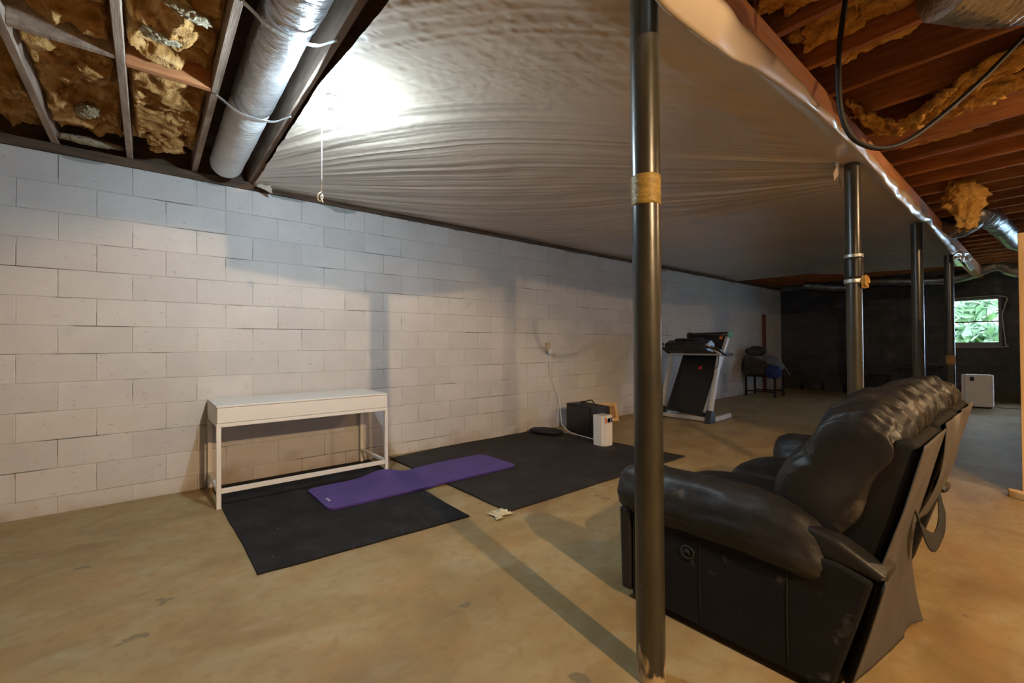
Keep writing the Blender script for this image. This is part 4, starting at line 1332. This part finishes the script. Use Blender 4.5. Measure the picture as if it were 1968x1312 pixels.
dh = empty('dehumidifier', (11.5, -3.69, 0))
bm = bmesh.new()
add_box(bm, (-0.15, -0.195, 0.03), (0.15, 0.195, 0.585))
bmesh.ops.bevel(bm, geom=[e for e in bm.edges if abs(e.verts[0].co.z - e.verts[1].co.z) > 0.1], offset=0.05, segments=6, affect='EDGES')
bmesh.ops.bevel(bm, geom=[e for e in bm.edges if abs(e.verts[0].co.z - e.verts[1].co.z) < 0.001 and e.calc_face_angle(0) > 0.5], offset=0.008, segments=2, affect='EDGES')
shade_flat_caps(from_bm('body', bm, 'white_plastic', dh, True), 35)
box('base', (-0.13, -0.17, 0), (0.13, 0.17, 0.029), 'black', dh, 0.004)
box('display', (-0.153, 0.03, 0.48), (-0.149, 0.085, 0.555), 'black_gloss', dh, 0.001)
box('top_vent', (-0.11, -0.15, 0.5852), (0.11, 0.15, 0.592), 'silver', dh, 0.002)
tube('power_cord', [(0.14, -0.1, 0.06), (0.2, -0.22, 0.012), (0.1, -0.4, 0.008), (0.3, -0.7, 0.008)], 0.006, 'cable', dh, n=24, seg=6)
tag(dh, 'white dehumidifier with a black display below the far window', 'appliance')

# ------------------------------------------------------------------ pale wooden partition at the right edge
pt = empty('partition', (5.16, -4.395, 0))
box('end_stud', (-0.045, -0.045, 0.02), (0.045, 0.03, 2.0), 'pale_wood', pt, 0.003)
box('panel', (-0.01, -1.6, 0.02), (0.01, -0.046, 2.0), 'pale_wood', pt)
box('bottom_plate', (-0.045, -1.6, 0), (0.045, 0.02, 0.0195), 'pale_wood', pt, 0.002)
for y in (-0.6, -1.2):
    box('stud', (0.0105, y - 0.02, 0.02), (0.09, y + 0.02, 2.0), 'pale_wood', pt, 0.003)
tag(pt, 'raw pale wooden stud at the end of a board partition, right edge', 'partition')
wb = prism('wood_scrap', [(5.03, -4.42), (5.10, -4.34), (5.105, -4.29), (5.04, -4.30), (4.97, -4.38)], 'z', 0.0, 0.05, 'pale_wood', None, 0.006)
tag(wb, 'small scrap of wood on the floor at the foot of the stud', 'wood scrap')

# ------------------------------------------------------------------ the reclining sofa
sf = empty('reclining_sofa', (2.44, -3.75, 0))
def S(p):
    return (p[0] - 2.44, p[1] + 3.75, p[2])
def sy(y):
    return y + 3.75
def sx(x):
    return x - 2.44
# arm base panels
for xa, xb, yf in ((1.715, 1.885, 0.0), (2.985, 3.15, 0.22)):
    abase = prism('arm_base', [(sy(-3.27 - yf), 0.03), (sy(-4.035), 0.03), (sy(-4.15), 0.43), (sy(-4.06), 0.46), (sy(-3.98), 0.46), (sy(-3.27 - yf), 0.46)], 'x', sx(xa), sx(xb), 'leather_side', sf, 0.012, 2)
    near_base = abase if xa < 2 else near_base
    pad = [(sx(xa) - 0.025, 0.44), (sx(xa) - 0.03, 0.50), (sx(xa) + 0.015, 0.585), (sx((xa + xb) / 2), 0.612), (sx(xb) - 0.01, 0.585), (sx(xb) + 0.03, 0.50), (sx(xb) + 0.02, 0.43), (sx((xa + xb) / 2), 0.385), (sx(xa) + 0.0, 0.40)]
    loft('arm_pad', pad, 'y', sy(-4.035), sy(-3.18 - yf), 'leather', sf, n=46, m=60, taper=7, wr=0.005, folds=0.004, fx=9, fs=2.0, seed=3 if xa < 2 else 5, ends=0.25, zdrop=lambda y: -0.06 * max(0, (-(y) - 0.0) / 0.29) ** 2)
    # sloping rear wing between pad and back
    prism('arm_wing', [(sy(-3.96), 0.46), (sy(-3.96), 0.555), (sy(-4.06), 0.53), (sy(-4.19), 0.455), (sy(-4.17), 0.43)], 'x', sx(xa) + 0.012, sx(xb) - 0.012, 'leather', sf, 0.018, 3, True)
    prism('arm_front', [(sx(xa) - 0.005, 0.04), (sx(xb) + 0.005, 0.04), (sx(xb) + 0.015, 0.42), (sx(xa) - 0.015, 0.42)], 'y', sy(-3.215 - yf), sy(-3.269 - yf), 'leather', sf, 0.012, 2)
# recliner latch recess on the near side, vertical seam lines
lathe('latch_cup', [(0.030, 0.0), (0.030, 0.003), (0.024, 0.004), (0.02, 0.001)], 'black', near_base).matrix_local = Matrix.Translation((sx(1.714), sy(-3.545), 0.315)) @ Matrix.Rotation(math.radians(-90), 4, 'Y') @ Matrix.Diagonal((1, 1.1, 1, 1))
for yv in (-3.60, -3.915):
    tube('seam', [(sx(1.7145), sy(yv), 0.05), (sx(1.7145), sy(yv) + 0.003, 0.22), (sx(1.7145), sy(yv), 0.40)], 0.0025, 'leather', near_base, n=8, seg=6)
# seat cushions and front
box('front_rail', (sx(1.886), sy(-3.33), 0.06), (sx(2.984), sy(-3.28), 0.30), 'leather_side', sf, 0.012)
box('under_frame', (sx(1.886), sy(-4.02), 0.10), (sx(2.984), sy(-3.335), 0.26), 'leather_side', sf, 0.01)
for xa, xb, sd, yc in ((1.895, 2.435, 1, -3.60), (2.437, 2.977, 2, -3.68)):
    c = ((xa + xb) / 2, yc, 0.395)
    puff('seat_cushion', S(c), ((xb - xa) / 2, 0.93 + yc * 0.158, 0.125), 'leather', sf, e=3.2, nu=64, nv=36, wr=0.012, wscale=(10, 6, 6), seed=sd)
# back: framed shell in three sections, two pillowy backs
prof = lambda dz: [(sy(-3.98), 0.42), (sy(-4.135), 0.42), (sy(-4.20), 0.64), (sy(-4.255), 0.835 + dz), (sy(-4.245), 0.865 + dz), (sy(-4.20), 0.872 + dz), (sy(-4.10), 0.80), (sy(-4.02), 0.55)]
for xa, xb, dz in ((1.80, 2.215, 0.0), (2.225, 2.675, 0.015), (2.685, 3.10, 0.02)):
    prism('back_shell', prof(dz), 'x', sx(xa), sx(xb), 'leather_side', sf, 0.018, 3, True)
pp = [(-4.02, 0.50), (-3.90, 0.50), (-3.845, 0.60), (-3.865, 0.74), (-3.945, 0.825), (-3.965, 0.87), (-4.00, 0.945), (-4.09, 0.985), (-4.19, 0.955), (-4.215, 0.88), (-4.14, 0.76), (-4.08, 0.60)]
pp = [(sy(a), b) for a, b in pp]
for xa, xb, sd in ((1.785, 2.44, 11), (2.425, 3.11, 23)):
    loft('back_cushion', pp, 'x', sx(xa), sx(xb), 'leather', sf, n=140, m=130, taper=10, wr=0.0125, folds=0.005, fx=24, fs=1.0, seed=sd, seams=((0.375, 0.026, 0.02), (0.62, 0.014, 0.02)), ends=0.6,
         zdrop=(lambda x: -0.05 * max(0, (-0.35 - x) / 0.3) ** 1.5) if sd == 11 else None)
# rear cloth: near panel reaching the floor, middle flap hanging loose, far panel
def cloth_panel(name, xa, xb, zt, zb, seed, flare, mat='back_cloth', bow=0.0, splay=0.0):
    def fn(u, v):
        x = xa + (xb - xa) * u + 0.012 * v * vnoise(u * 3, v * 2, 1, seed)
        z = zt + (zb - zt) * v
        y0 = np.interp(z, [0.0, 0.45, 0.65, 0.86, 0.9], [-4.05, -4.146, -4.208, -4.263, -4.268]) - splay * (x - 1.8) * v ** 2
        y = y0 - flare * v * (0.5 + 0.5 * vnoise(u * 2.2, v * 0.8, 2, seed)) - bow * np.sin(np.pi * v) - 0.003 * fbm(u * 3, v * 1.5, 3, 2, seed)
        return sx(x), sy(y), z + 0.02 * v * vnoise(u * 3, 0.3, 5, seed)
    return grid(name, fn, 40, 50, mat, sf, 0.004)
cloth_panel('rear_cloth', 1.79, 2.212, 0.862, 0.035, 4, 0.03, splay=0.14)
cloth_panel('rear_cloth', 2.228, 2.672, 0.878, 0.46, 9, 0.02, bow=0.02)
cloth_panel('rear_cloth', 2.69, 3.10, 0.884, 0.50, 14, 0.01)
cloth_panel('rear_skirt', 2.19, 2.50, 0.40, 0.03, 19, 0.02, splay=0.12)
# torn lining hanging in a loop below the middle flap
def torn(u, v):
    a = u * np.pi
    x = 2.10 + 0.24 * (1 - np.cos(a))
    z = 0.58 - 0.15 * np.sin(a) ** 0.8 + 0.09 * (v - 0.5) * (0.6 + 0.5 * vnoise(u * 4, v, 1, 3))
    y = -4.195 - 0.03 * np.sin(a) + 0.02 * (v - 0.5)
    return sx(x), sy(y), z
grid('torn_lining', torn, 40, 10, 'black', sf, 0.004)
# loose flap of side cloth at the near rear corner
def sideflap(u, v):
    z = 0.44 - 0.40 * v
    y = -4.16 + 0.10 * v + 0.02 * u
    x = 1.73 + 0.10 * u + 0.02 * np.sin(3 * v) + 0.008 * vnoise(u * 3, v * 4, 1, 2)
    return sx(x), sy(y - 0.02 * (1 - u)), z
grid('side_flap', sideflap, 14, 30, 'back_cloth', sf, 0.004)
for x in (1.76, 3.10):
    for y in (-3.32, -3.98):
        cyl('foot', S((x, y, 0)), S((x, y, 0.031)), 0.025, 'black_gloss', sf, 14)
tag(sf, 'worn black leather reclining sofa with torn rear cloth, seen from behind its arm', 'sofa')
